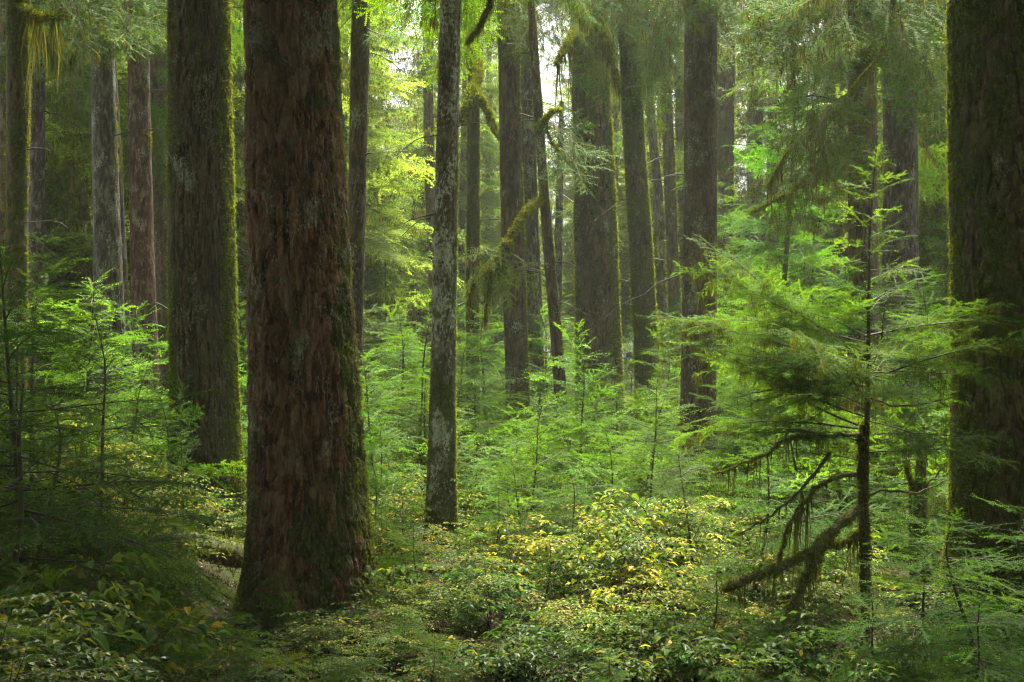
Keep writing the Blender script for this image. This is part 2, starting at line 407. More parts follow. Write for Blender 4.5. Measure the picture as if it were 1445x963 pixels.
# ------------------------------------------------------------------ trunks
def tufts(rng, p, n, size, k=4, down=.35):
    m = len(p); T, ti = [], []
    for _ in range(k):
        ln = size * rng.uniform(.45, 1.2, m)
        dirv = n * rng.uniform(.25, .9, (m, 1)) + rng.normal(0, .55, (m, 3)); dirv[:, 2] -= down * rng.random(m)
        dirv /= np.linalg.norm(dirv, axis=1)[:, None] + 1e-9
        sd = np.cross(dirv, rng.normal(0, 1, (m, 3))); sd /= np.linalg.norm(sd, axis=1)[:, None] + 1e-9
        w = ln[:, None] * .22
        b = p + rng.normal(0, size * .35, (m, 3)) - n * size * .1
        T.append(np.stack([b - sd * w, b + sd * w, b + dirv * ln[:, None]], 1)); ti.append(rng.random(m))
    return np.concatenate(T), np.concatenate(ti)

CROWNS = []
def crown_meshes(rng, Hc, R, n, lod=2, z0=0., pw=1.25):
    fo, mo = MB(), MB(); az = rng.uniform(0, 6)
    for k in range(n):
        u = ((k + rng.random()) / n) ** pw; z = z0 + u * Hc
        ln = R * ((1 - u) ** .6 * .9 + .12) * rng.uniform(.55, 1.12) * min(1, .5 + 2.5 * u)
        S, s = pick(rng, lod, ln)
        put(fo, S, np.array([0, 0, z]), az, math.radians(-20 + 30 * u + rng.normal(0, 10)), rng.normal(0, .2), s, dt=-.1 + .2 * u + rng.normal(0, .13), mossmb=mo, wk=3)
        az += 2.4 + rng.normal(0, .4)
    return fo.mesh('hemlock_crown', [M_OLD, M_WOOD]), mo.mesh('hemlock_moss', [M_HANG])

rc = np.random.default_rng(3)
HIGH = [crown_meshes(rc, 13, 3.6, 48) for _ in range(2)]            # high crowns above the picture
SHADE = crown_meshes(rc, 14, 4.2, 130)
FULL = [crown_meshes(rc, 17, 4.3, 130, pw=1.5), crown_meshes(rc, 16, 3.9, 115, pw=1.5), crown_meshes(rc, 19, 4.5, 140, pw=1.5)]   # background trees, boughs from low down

TREES = {}
def centerline(pts, Y, H):
    W = [(*P(x, y, Y), w / F * Y / 2) for x, y, w in pts]; W.sort(key=lambda a: a[2])
    W = np.array(W); z, x, r = W[:, 2], W[:, 0], W[:, 3]
    k = min(len(z) - 1, 1)
    def ext(arr, zz):
        v = np.interp(zz, z, arr)
        if len(z) > 1:
            lo = (arr[1] - arr[0]) / (z[1] - z[0]); hi = (arr[-1] - arr[-2]) / (z[-1] - z[-2])
            v = np.where(zz < z[0], arr[0] + lo * (zz - z[0]) * .5, v); v = np.where(zz > z[-1], arr[-1] + hi * (zz - z[-1]) * .6, v)
        return v
    return z, ext, x, r

def tree(key, label, pts, Y, style='dark', plate=(.075, .32), depth=.02, moss=(.2, 0., .5), tuft=.03, na=120, dz=.04, H=20., crown=True, flare=.35, cat='tree', name='hemlock_tree', seed=None, tdens=1., crownz=None):
    """moss = (overall, extra on the sides, extra near the ground)"""
    rng = np.random.default_rng(abs(hash_(key)) % 10000)
    z_, ext, xs, rsq = centerline(pts, Y, H)
    vis = CAMZ + 520 / F * Y + .5
    zz = np.concatenate([np.arange(-.5, min(vis, H), dz), np.linspace(min(vis, H) + dz, H, 12) if H > vis else []])
    x0 = float(ext(xs, np.array([0.]))[0]); g = float(gh(x0, Y))
    cx = ext(xs, zz) - x0; r = np.maximum(ext(rsq, zz), .03)
    if H > vis: r = r * np.where(zz > vis, np.clip(1 - (zz - vis) / (H - vis) * .85, .1, 1), 1.)
    ker = max(3, int(.8 / dz)); pad = lambda a: np.convolve(np.pad(a, ker, mode='edge'), np.ones(2 * ker + 1) / (2 * ker + 1), 'valid')
    cx, r = pad(cx), pad(r)
    cyy = .03 * np.sin(zz * .7 + rng.uniform(0, 6))
    th = np.arange(na) * 2 * PI / na
    T, Z = np.meshgrid(th, zz)
    Rr = np.repeat(r[:, None], na, 1)
    hgt = np.maximum(Z - g, 0)
    ph = rng.uniform(0, 6, 3)
    lob = np.cos(5 * T + ph[0]) * .6 + np.cos(3 * T + ph[1]) * .5
    fl = 1 + flare * .6 * np.exp(-hgt / .32) + flare * .5 * np.exp(-hgt / .9) + lob * (.17 * np.exp(-hgt / .6) + .018)
    R0 = float(np.median(r)); nu = max(6, int(round(2 * PI * R0 / plate[0])))
    sx, sy = np.cos(T) * R0, np.sin(T) * R0
    so = seed or int(rng.integers(1000))
    w1 = fbm(sx * 5, sy * 5, Z * 1.6 + so, 3, so); w2 = fbm(sx * 3, sy * 3, Z * 1.2 + so, 2, so + 3)
    u = T / (2 * PI) * nu + w1 * 1.1; v = Z / plate[1] + w2 * 1.3
    f1, f2, cid = worley(u, v, nu, so)
    e = f2 - f1
    pl = sst(e, .02, .26)
    f1b, f2b, cidb = worley(T / (2 * PI) * nu * 2 + w1 * 2.4, Z / plate[1] * 2.7 + w2 * 2, nu * 2, so + 5)
    pb = sst(f2b - f1b, 0, .4)
    fine = fbm(sx * 40, sy * 40, Z * 12, 3, so + 9)
    fq = .62 / plate[0]; wx = .022 * w1 * plate[0] / .08; ax_ = sx + wx; ay_ = sy + wx; az_ = Z * fq * plate[0] / plate[1]
    na_ = np.abs(fbm(ax_ * fq, ay_ * fq, az_ + so, 2, so + 41)); nb_ = np.abs(fbm(ax_ * fq * 1.9, ay_ * fq * 1.9, az_ * 2.1 + so, 2, so + 51)); nc_ = np.abs(fbm(ax_ * fq * 3.6, ay_ * fq * 3.6, az_ * 5 + so, 2, so + 61))
    fis = .62 * sst(na_, .01, .11) + .36 * sst(nb_, 0.01, .13) + .2 * sst(nc_, 0, .2)
    hb = depth * (fis + .15 * (pl * (.3 + cid) + .9 * pb * cidb) + .18 * fine - 1.)
    big = .04 * R0 * fbm(sx * 2, sy * 2, Z * .5, 2, so + 2)
    # moss amount per vertex
    mn = fbm(sx * 4, sy * 4, Z * 1.5, 3, so + 21)
    side = np.clip(np.abs(np.cos(T)) - .55, 0, 1) / .45
    rt = np.clip(np.cos(T), 0, 1)
    ms = moss[0] + moss[1] * side * (.65 + .35 * rt) + moss[2] * np.exp(-hgt / 1.1) + .5 * mn
    ms = np.clip(ms, 0, 1.2)
    Rf = Rr * fl + hb + big + np.clip(ms - .5, 0, .5) * .02
    Zd = Z - .5 * np.exp(-hgt / .3) * 0
    V = np.stack([cx[:, None] + np.cos(T) * Rf, cyy[:, None] + np.sin(T) * Rf, Zd - g], -1)
    A = np.stack([.5 + (cid - .5) * .5 + (cidb - .5) * .6, ms * 1.05, fis], -1)
    mb = MB(); mb.grid(V, True, A)
    root = empty(name, (x0, Y, g)); tag(root, label, cat)
    tk = mb.build('trunk', [BARK[style]], root)
    # moss cushions and fringe
    back = (np.sin(T) > .75)
    pr = np.clip((ms + .6 * fbm(sx * 9, sy * 9, Z * 4, 2, so + 31) - .36) * 1.7, 0, 1)
    pr[back] *= .15; pr = np.where(Z > vis, 0, pr); pr = np.where(Z < g - .05, 0, pr)
    area = (2 * PI * Rr / na) * dz
    cnt = pr * area / (tuft * .9) ** 2 * tdens
    sel = rng.random(cnt.shape) < cnt
    if sel.sum() > 30:
        p = V[sel]; nn = np.stack([np.cos(T[sel]), np.sin(T[sel]), 0 * p[:, 0]], 1)
        t, ti = tufts(rng, p, nn, tuft, 5)
        m2 = MB(); m2.tris(t, np.clip(ti * .7 + .15, 0, 1)); m2.build('moss', [M_MOSS], root)
    if crown and Y < 21 and H > vis + 2:
        c, m = SHADE if key == 'big_red' else HIGH[int(rng.integers(2))]  # thick reddish trunk gets a denser, wider crown, shaped to shade the foreground
        cz = (crownz if crownz else vis + .6) - g
        s = max(.5, (H - cz) / 13.2) ; i = int(np.argmin(np.abs(zz - (cz + g + 4))))
        loc = (float(cx[i]), 0, cz); rz = float(rng.uniform(0, 6)); sw = (1.35 if key == 'big_red' else 1.05) if Y < 14 else .75 + .25 * min(1, R0 / .4)
        part('crown', c, root, loc, rz, (sw, sw, s)); part('hanging_moss', m, root, loc, rz, (sw, sw, s))
    TREES[key] = dict(root=root, Y=Y, loc=np.array([x0, Y, g]), pts=pts)
    return root

def hash_(s):
    h = 7
    for c in s: h = (h * 131 + ord(c)) & 0xffffff
    return h

tree('big_red', 'thickest trunk of all, rough reddish brown plated bark, standing in the left foreground', [(409, 0, 122), (427, 480, 141), (436, 780, 156)], 13.8, 'red', (.066, .34), .08, (.2, .36, .4), .022, 560, .0105, H=24, crownz=8.5)
tree('big_dark', 'broad dark trunk furred with moss just left of the thick reddish trunk', [(280, 0, 84), (286, 480, 89), (288, 620, 92)], 18.7, 'dark', (.055, .3), .045, (.26, .6, .3), .03, 340, .018, H=24, crownz=9.5)
tree('edge_giant', 'huge dark trunk with brown moss cut off by the right edge', [(1432, 0, 172), (1434, 400, 168), (1436, 735, 172)], 13.0, 'mossy', (.075, .24), .05, (.5, .38, .3), .024, 460, .013, H=24, crownz=11.5)
tree('spotted', 'slim straight trunk blotched with white lichen right of the thick reddish trunk', [(636, 0, 28), (629, 300, 31), (621, 770, 38)], 18.1, 'spot', (.045, .14), .015, (.25, .3, .5), .022, 110, .025, H=20)
tree('slim_dark', 'thin dark bare trunk leaning slightly right beside the thick reddish trunk', [(510, 0, 26), (499, 490, 24)], 21., 'dark', (.04, .16), .008, (.05, .2, .3), .025, 90, .03, H=19)
tree('slim_red', 'slim reddish trunk flecked with pale lichen left of the broad dark mossy trunk', [(193, 0, 29), (200, 300, 32), (208, 590, 35)], 24., 'slim', (.05, .2), .01, (.0, .22, .3), .03, 110, .03, H=20)
tree('slim_moss', 'slim mossy trunk squeezed between the slim red trunk and the broad dark trunk', [(221, 0, 26), (229, 300, 25), (236, 560, 22)], 27., 'dark', (.05, .2), .01, (.35, .5, .3), .04, 90, .04, H=20)
tree('grey', 'grey trunk streaked with whitish lichen between the far left trunks and the slim red trunk', [(143, 0, 30), (147, 200, 35), (158, 540, 44)], 24., 'grey', (.05, .22), .01, (.05, .2, .3), .035, 100, .035, H=20)
tree('grey_mate', 'thin leaning dark trunk touching the right side of the grey lichened trunk', [(152, 0, 11), (164, 200, 14), (180, 540, 17)], 24.8, 'purp', (.04, .2), .006, (.1, .4, .3), .035, 60, .05, H=15, crown=False)
tree('left_mossy', 'upright trunk sleeved in green moss at the left edge, second from the photo border', [(26, 0, 30), (25, 160, 29), (22, 330, 28)], 20., 'mossy', (.05, .2), .01, (.5, .3, .3), .035, 90, .035, H=18)
tree('left_thin', 'thin dark trunk nearest the left border of the photo', [(7, 0, 13), (5, 330, 13)], 26., 'mossy', (.05, .2), .008, (.4, .3, .3), .05, 50, .06, H=18)
tree('left_purple', 'purplish grey trunk just right of the moss sleeved left edge trunk', [(54, 0, 20), (52, 200, 22), (50, 330, 23)], 27., 'purp', (.05, .2), .008, (.0, .2, .2), .04, 70, .05, H=20)
tree('left_far', 'dim thin mossy trunk in shade between the purplish left trunk and the grey lichened trunk', [(112, 60, 20), (119, 300, 15), (122, 500, 15)], 33., 'mossy', (.06, .25), .01, (.4, .3, .3), .06, 60, .06, H=18)
tree('mid_moss', 'thin green mossy trunk between the slim white spotted trunk and the dark straight trunk', [(669, 0, 14), (668, 200, 17), (667, 530, 18)], 32., 'mossy', (.05, .2), .008, (.55, .3, .2), .045, 60, .05, H=19)
tree('mid_dark', 'dark straight trunk behind the drooping mossy branch, left of the bowed trunk', [(717, 0, 30), (721, 250, 31), (730, 545, 32)], 28., 'dark', (.055, .2), .022, (.02, .5, .2), .035, 110, .035, H=21)
tree('mid_grey', 'greyish mossy trunk just right of the dark straight trunk', [(741, 0, 19), (747, 250, 21), (756, 490, 22)], 34., 'grey', (.055, .2), .01, (.35, .5, .3), .05, 70, .05, H=20)
tree('arched', 'slender bowed dark trunk leaning left at the top, bearing mossy side branches', [(749, 0, 10), (758, 130, 12), (768, 280, 14), (778, 400, 16), (788, 500, 17)], 25., 'dark', (.04, .2), .005, (.15, .35, .3), .03, 60, .045, H=13, crown=False)
tree('snag', 'pale broken topped thin snag in the bright gap left of the broad centre trunk', [(793, 135, 5), (791, 200, 9), (785, 500, 13)], 40., 'grey', (.06, .25), .008, (.1, .2, .2), .06, 40, .08, H=9.4, crown=False)
tree('center', 'broadest trunk of the middle distance, mossy and upright just right of centre', [(832, 70, 50), (838, 250, 56), (845, 550, 63)], 32., 'dark', (.08, .3), .045, (.4, .5, .35), .045, 220, .03, H=24)
tree('lean_moss', 'leaning trunk with a green mossy flank just right of the broad centre trunk', [(885, 0, 26), (898, 250, 30), (914, 520, 34)], 30., 'dark', (.055, .22), .01, (.5, .5, .4), .04, 120, .035, H=21)
tree('thin_moss', 'thin mossy trunk just left of the dark right centre trunk', [(937, 40, 15), (945, 250, 16), (953, 470, 17)], 38., 'mossy', (.06, .22), .01, (.5, .3, .3), .06, 60, .06, H=20)
tree('thin_lean', 'thin grey trunk leaning right behind the thin mossy one', [(921, 200, 12), (935, 330, 13), (948, 470, 14)], 42., 'grey', (.06, .22), .008, (.15, .4, .3), .06, 50, .07, H=17)
tree('right_dark', 'dark straight trunk with fine scaly bark standing alone right of centre', [(989, 0, 45), (989, 250, 46), (986, 520, 48)], 23.5, 'dark', (.045, .15), .022, (.05, .25, .2), .025, 170, .025, H=22)
tree('right_far', 'mossy trunk in the bright haze just right of the dark right centre trunk', [(1025, 0, 25), (1023, 250, 24), (1020, 480, 23)], 40., 'mossy', (.06, .22), .01, (.45, .45, .3), .07, 70, .06, H=21)
tree('right_pale', 'pale grey trunk fading in haze behind the tall bright young hemlock', [(1069, 0, 22), (1066, 190, 20), (1066, 480, 20)], 46., 'grey', (.06, .22), .01, (.1, .4, .3), .07, 60, .08, H=21)
tree('right_brown', 'shaded brown trunk half hidden behind a slender fir top, left of the purplish trunk', [(1216, 0, 38), (1218, 250, 40), (1220, 560, 42)], 22., 'dark', (.06, .22), .012, (.1, .3, .3), .035, 110, .035, H=21)
tree('purple', 'purplish grey trunk with pale flecks, second large trunk from the right edge', [(1269, 0, 45), (1271, 250, 47), (1270, 520, 50)], 24., 'purp', (.06, .22), .025, (.0, .22, .2), .03, 170, .028, H=22)
tree('edge_mate', 'thin dark stem hugging the left side of the huge right edge trunk', [(1347, 560, 9), (1346, 740, 12)], 13.6, 'mossy', (.04, .2), .005, (.4, .3, .3), .02, 40, .04, H=2.6, crown=False, cat='tree', name='dead_stem')
tree('crook', 'crooked mossy stump like snag between the young hemlock stem and the huge right edge trunk', [(1305, 600, 6), (1291, 650, 13), (1292, 690, 17), (1300, 740, 18), (1303, 830, 17)], 14.5, 'mossy', (.05, .2), .008, (.5, .3, .4), .025, 50, .03, H=1.75, crown=False, name='broken_snag')
tree('gap_a', 'thin mossy trunk in the bright misty gap left of the slim white spotted trunk', [(603, 80, 13), (607, 250, 15), (613, 420, 15)], 46., 'mossy', (.06, .22), .008, (.3, .3, .2), .07, 50, .08, H=19)

# ------------------------------------------------------------------ boughs reaching into the picture
rb = np.random.default_rng(21)
def bough(key, a, b, Ya, Yb, lod=1, name='bough', wide=1., moss=1, roll=None, mat=None):
    A, B = P(*a, Ya), P(*b, Yb); L = float(np.linalg.norm(B - A)); root = TREES[key]['root']
    fo, mo = MB(), MB()
    S, s = pick(rb, lod, L)
    d = B - A; az = math.atan2(d[1], d[0]); pit = math.atan2(d[2], math.hypot(d[0], d[1]))
    e = S['end']; own = math.atan2(e[2], math.hypot(e[0], e[1]))
    put(fo, S, np.zeros(3), az, pit - own, rb.normal(0, .25) if roll is None else roll, s, mossmb=mo)
    if mo.n and moss: fo.tris(np.concatenate(mo.v).reshape(-1, 3, 3), np.concatenate(mo.at)[::3, 0], 2)
    return fo.build(name, [mat or (M_NEAR if lod == 0 else M_BOUGH), M_WOOD, M_HANG], root, A - TREES[key]['loc'])

BG = [  # tree, attachment, tip, distances
 ('spotted', (640, -120), (560, 120), 18.2, 20), ('spotted', (632, -60), (545, 60), 18.3, 19.5), ('spotted', (645, -130), (690, 90), 18, 20),
 ('mid_dark', (712, -90), (660, 20), 27.5, 26.5), ('mid_dark', (720, -70), (800, 110), 27, 25), ('mid_dark', (706, -10), (668, 90), 27.7, 27), ('mid_dark', (724, 0), (742, 90), 27.7, 27),
 ('center', (850, -60), (915, 170), 31, 28), ('center', (826, -60), (776, 60), 31, 29), ('center', (858, 10), (900, 130), 31, 29), ('center', (856, 60), (905, 200), 31, 29.5), ('center', (842, -110), (960, 100), 31, 27),
 ('arched', (762, 150), (850, 235), 25, 24), ('arched', (772, 200), (862, 275), 25, 23.5),
 ('lean_moss', (888, -60), (960, 120), 29.5, 28), ('lean_moss', (884, -90), (840, 60), 29.5, 27),
 ('right_brown', (1212, -40), (1060, 40), 21.6, 19), ('right_brown', (1214, 60), (1070, 130), 21.7, 20), ('right_brown', (1210, 160), (1040, 330), 21.7, 20),
 ('right_brown', (1212, 120), (1100, 260), 21.6, 20), ('right_brown', (1220, -80), (1200, 170), 21.6, 18.5), ('right_brown', (1210, 230), (1080, 300), 21.8, 21.5),
 ('purple', (1268, -80), (1350, 120), 23.6, 21), ('purple', (1275, 40), (1345, 260), 23.8, 22.5), ('purple', (1268, -60), (1230, 190), 23.6, 21), ('purple', (1262, -100), (1160, 90), 23.6, 21),
 ('purple', (1285, 180), (1350, 330), 24., 25), ('right_dark', (1005, -60), (1100, 60), 23.4, 22), ('right_dark', (985, -90), (930, 60), 23.4, 22),
 ('slim_red', (190, -50), (120, 80), 23.8, 22), ('slim_red', (185, -20), (90, 30), 23.8, 22), ('left_purple', (58, -60), (70, 110), 26.6, 24), ('left_purple', (62, 60), (110, 170), 26.8, 25),
 ('left_mossy', (30, -80), (80, 70), 19.8, 18), ('left_far', (112, 100), (90, 240), 32.8, 30), ('left_far', (118, 150), (150, 260), 32.8, 31),
 ('big_dark', (320, -40), (348, 110), 18.9, 19.5), ('slim_dark', (508, -70), (480, 120), 21, 22.5), ('slim_dark', (512, -80), (560, 70), 21, 22),
 ('slim_moss', (232, 160), (175, 300), 27, 26), ('gap_a', (600, 200), (540, 280), 46, 44), ('gap_a', (605, 90), (560, 160), 46, 45), ('gap_a', (604, 40), (650, 130), 46, 44),
]
for k, a, b, Ya, Yb in BG: bough(k, a, b, Ya, Yb)
def at_trunk(key, py):
    pp = sorted(TREES[key]['pts'], key=lambda a: a[1]); ys = [a[1] for a in pp]
    x = float(np.interp(py, ys, [a[0] for a in pp]))
    if py < ys[0] and len(pp) > 1: x += (pp[1][0] - pp[0][0]) / (ys[1] - ys[0]) * (py - ys[0])
    return x, float(np.interp(py, ys, [a[2] for a in pp]))
rq = np.random.default_rng(17)
for key, n_, y0, y1 in (('slim_dark', 3, -110, 40), ('gap_a', 6, -60, 230), ('mid_moss', 4, -100, 90), ('mid_dark', 3, -110, 20), ('mid_grey', 4, -80, 160), ('center', 4, -110, 60), ('lean_moss', 4, -110, 40), ('thin_moss', 5, -80, 130), ('right_dark', 3, -120, 0), ('right_far', 6, -80, 200), ('right_pale', 6, -60, 220), ('right_brown', 4, -110, 120), ('purple', 4, -110, 60),
                        ('slim_red', 2, -110, 0), ('grey', 3, -110, 20), ('slim_moss', 3, -90, 120), ('left_far', 5, -60, 260), ('left_purple', 3, -100, 40), ('thin_lean', 4, -60, 200), ('spotted', 2, -130, -40), ('snag', 2, 160, 300)):
    Y = TREES[key]['Y']
    for _ in range(n_):
        py = rq.uniform(y0, y1); x, w_ = at_trunk(key, py); sd = rq.choice([-1, 1]); L_ = rq.uniform(1.3, 2.6) * F / Y; ca = rq.uniform(.45, 1.)
        dep = -(rq.uniform(.0, 1.) if Y < 36 else rq.uniform(-.3, 1.)) * 1.8
        bough(key, (x + sd * w_ * .3, py), (x + sd * L_ * ca, py + L_ * rq.uniform(.25, .8)), Y - .1, Y + dep, mat=M_FOL if rq.random() < .45 else None)
def stub(key, py, sd, L_, up, r):
    Y = TREES[key]['Y']; x, w_ = at_trunk(key, py); A = P(x + sd * w_ * .42, py, Y - .05) - TREES[key]['loc']
    d = np.array([sd * .9, rq.uniform(-.6, .2), up]); t = np.linspace(0, 1, 7)[:, None]
    pts = A + d * L_ * t + np.array([0, 0, -.35 * L_]) * t ** 2 + np.concatenate([np.zeros((1, 3)), np.cumsum(rq.normal(0, .02 * L_, (6, 3)), 0)])
    mb = MB(); mb.tube(pts, r * np.linspace(1, .45, 7), 0, 6); mb.build('dead_branch', [M_MWOOD if rq.random() < .5 else M_WOOD], TREES[key]['root'])
for key, n_ in (('mid_dark', 5), ('center', 4), ('lean_moss', 5), ('right_dark', 6), ('slim_dark', 5), ('spotted', 4), ('mid_grey', 5), ('mid_moss', 5), ('purple', 4), ('slim_red', 4), ('grey', 4), ('right_brown', 4), ('thin_moss', 4), ('right_far', 5), ('left_mossy', 4), ('left_purple', 4), ('gap_a', 6), ('thin_lean', 4), ('right_pale', 6), ('left_far', 4), ('arched', 4), ('big_dark', 3)):
    for _ in range(n_): stub(key, rq.uniform(20, 430), rq.choice([-1, 1]), rq.gamma(2., .22) + .12, rq.uniform(-.3, .35), rq.uniform(.006, .016) * TREES[key]['Y'] / 22)

def mossy_branch(key, pix, Ys, r0, r1, tuft=.02, hang=.12, hd=40, name='mossy_branch', dens=1., mat=M_MWOOD, thick=1.):
    pts = np.array([P(x, y, Y) for (x, y), Y in zip(pix, Ys)])
    root = TREES[key]['root']; loc = TREES[key]['loc']; pts = pts - loc
    s = np.concatenate([[0], np.cumsum(np.linalg.norm(np.diff(pts, axis=0), axis=1))])
    n = max(8, int(s[-1] / .06)); q = np.linspace(0, s[-1], n)
    c = np.stack([np.interp(q, s, pts[:, i]) for i in range(3)], 1)
    for _ in range(3): c[1:-1] = (c[:-2] + c[1:-1] * 2 + c[2:]) / 4
    c[1:-1] += rb.normal(0, .006, (n - 2, 3))
    rr = np.linspace(r0, r1, n) * (1 + .15 * np.sin(np.arange(n) * 1.7))
    wd = MB(); wd.tube(c, rr, 0, 8); o = wd.build(name, [mat], root)
    mb = MB(); m = int(s[-1] * 900 * dens * (r0 / .03) ** .5)
    i = rb.integers(0, n, m); a = rb.uniform(0, 6.28, m)
    dv = np.gradient(c, axis=0); dv /= np.linalg.norm(dv, axis=1)[:, None]
    e1 = np.cross(dv, [0, 1, 0.01]); e1 /= np.linalg.norm(e1, axis=1)[:, None] + 1e-9; e2 = np.cross(dv, e1)
    nn = np.cos(a)[:, None] * e1[i] + np.sin(a)[:, None] * e2[i]
    p = c[i] + nn * rr[i][:, None] * .9 + dv[i] * rb.uniform(-.03, .03, m)[:, None]
    t, ti = tufts(rb, p, nn, tuft * thick, 2, .6); mb.tris(t, ti * .7 + .1)
    mb.build('moss', [M_MOSS], o)
    if hang:
        hm = MB(); k = int(s[-1] * hd * 1.8); T, tt = [], []
        clump = np.clip(vn(np.arange(n) * .5, 0, 0, int(rb.integers(99))) * .9 + .45, .06, 1.3) ** 1.5
        for _ in range(k):
            j = int(rb.integers(0, n)); ln = hang * rb.gamma(2., .5) * max(.12, clump[j]); w = rb.uniform(.0015, .006) * (1 + hang) * Ys[0] / 14
            b = c[j] + rb.normal(0, rr[j] * .6, 3); an = rb.uniform(0, 6.28); h = np.array([math.cos(an), math.sin(an), 0]) * w
            mid = b + np.array([rb.normal(0, .05), rb.normal(0, .05), -.5]) * ln; end = mid + np.array([rb.normal(0, .05), rb.normal(0, .05), -.5]) * ln
            T += [[b - h, b + h, mid + h * .7], [b - h, mid + h * .7, mid - h * .7], [mid - h * .7, mid + h * .7, end]]; tt += [rb.random()] * 3
        hm.tris(np.array(T), np.array(tt)); hm.build('hanging_moss', [M_HANG], o)
    return o

# arched trunk's branches and those near it
mossy_branch('arched', [(768, 281), (748, 292), (728, 318), (716, 345)], [25, 24.6, 24.2, 24], .06, .045, .05, .12, 30)
mossy_branch('arched', [(716, 345), (700, 372), (688, 390)], [24, 23.8, 23.6], .08, .05, .07, .4, 60)
for a, b in (((714, 350), (652, 372)), ((712, 350), (745, 372)), ((700, 365), (650, 425)), ((696, 370), (700, 425)), ((704, 362), (742, 420)), ((690, 375), (668, 440)), ((712, 356), (690, 400)), ((702, 360), (660, 400)), ((708, 356), (722, 410)), ((698, 370), (680, 450)), ((694, 372), (712, 440))):
    bough('arched', a, b, 24, 23.4 + rb.uniform(-.5, .5), name='bough', mat=M_OLD)
for (x, y, yb) in ((692, 388, 450), (668, 395, 430)):
    mossy_branch('arched', [(x, y), (x - 3, (y + yb) / 2), (x - 8, yb)], [23.7] * 3, .022, .006, .05, .3, 90, dens=.6)
mossy_branch('arched', [(756, 180), (768, 172), (775, 158), (790, 155)], [25, 24.8, 24.6, 24.4], .045, .03, .05, .1, 40)
mossy_branch('arched', [(770, 165), (774, 195), (800, 225), (820, 245)], [24.7, 24.6, 24.4, 24.2], .025, .012, .04, .12, 30)
mossy_branch('mid_moss', [(672, 82), (676, 108), (668, 125), (680, 140), (692, 165), (702, 188), (712, 196), (730, 200)], [31.8, 31, 30.4, 30, 29.8, 29.6, 29.4, 29.2], .09, .035, .06, .15, 30)
mossy_branch('mid_moss', [(668, 125), (658, 150), (648, 170)], [30.4, 30, 29.8], .09, .05, .07, .35, 60)
mossy_branch('spotted', [(660, 60), (676, 40), (690, 10), (700, -30)][::-1], [18.2, 18.3, 18.6, 19], .05, .03, .03, .15, 50)
mossy_branch('center', [(838, -20), (858, 60), (872, 120)], [31, 28, 27.5], .05, .03, .06, .5, 60)
mossy_branch('center', [(830, 10), (800, 60), (786, 90)], [31, 28, 27.5], .05, .03, .06, .45, 60)
mossy_branch('right_brown', [(1262, -20), (1258, 40), (1240, 85), (1215, 110), (1200, 130)][::1], [20, 20, 20, 20.4, 21.2], .035, .018, .03, .3, 40)
mossy_branch('right_brown', [(1212, 150), (1170, 165), (1140, 185), (1110, 215), (1085, 260)], [21.7, 21.2, 20.8, 20.4, 20.2], .04, .015, .035, .45, 70, dens=.7)
mossy_branch('right_brown', [(1200, 190), (1160, 225), (1120, 270), (1060, 300)], [21.7, 21.0, 20.5, 20.2], .035, .012, .035, .45, 70, dens=.7)
mossy_branch('left_far', [(112, 240), (95, 215), (75, 195), (64, 185)], [32.8, 32, 31.5, 31], .05, .03, .06, .2, 40)
mossy_branch('left_purple', [(60, 40), (85, 60), (105, 75)], [26.8, 26, 25.5], .05, .03, .06, .6, 90)
mossy_branch('left_mossy', [(30, 10), (60, 25), (95, 20)], [19.8, 19.3, 19], .04, .02, .05, .6, 100)

# crook snag's side twigs
mossy_branch('crook', [(1290, 690), (1282, 672), (1278, 655)], [14.5, 14.4, 14.3], .03, .02, .03, .1, 20)
mossy_branch('crook', [(1300, 700), (1320, 670), (1338, 655)], [14.5, 14.3, 14.2], .012, .006, .012, .05, 20, dens=.5)

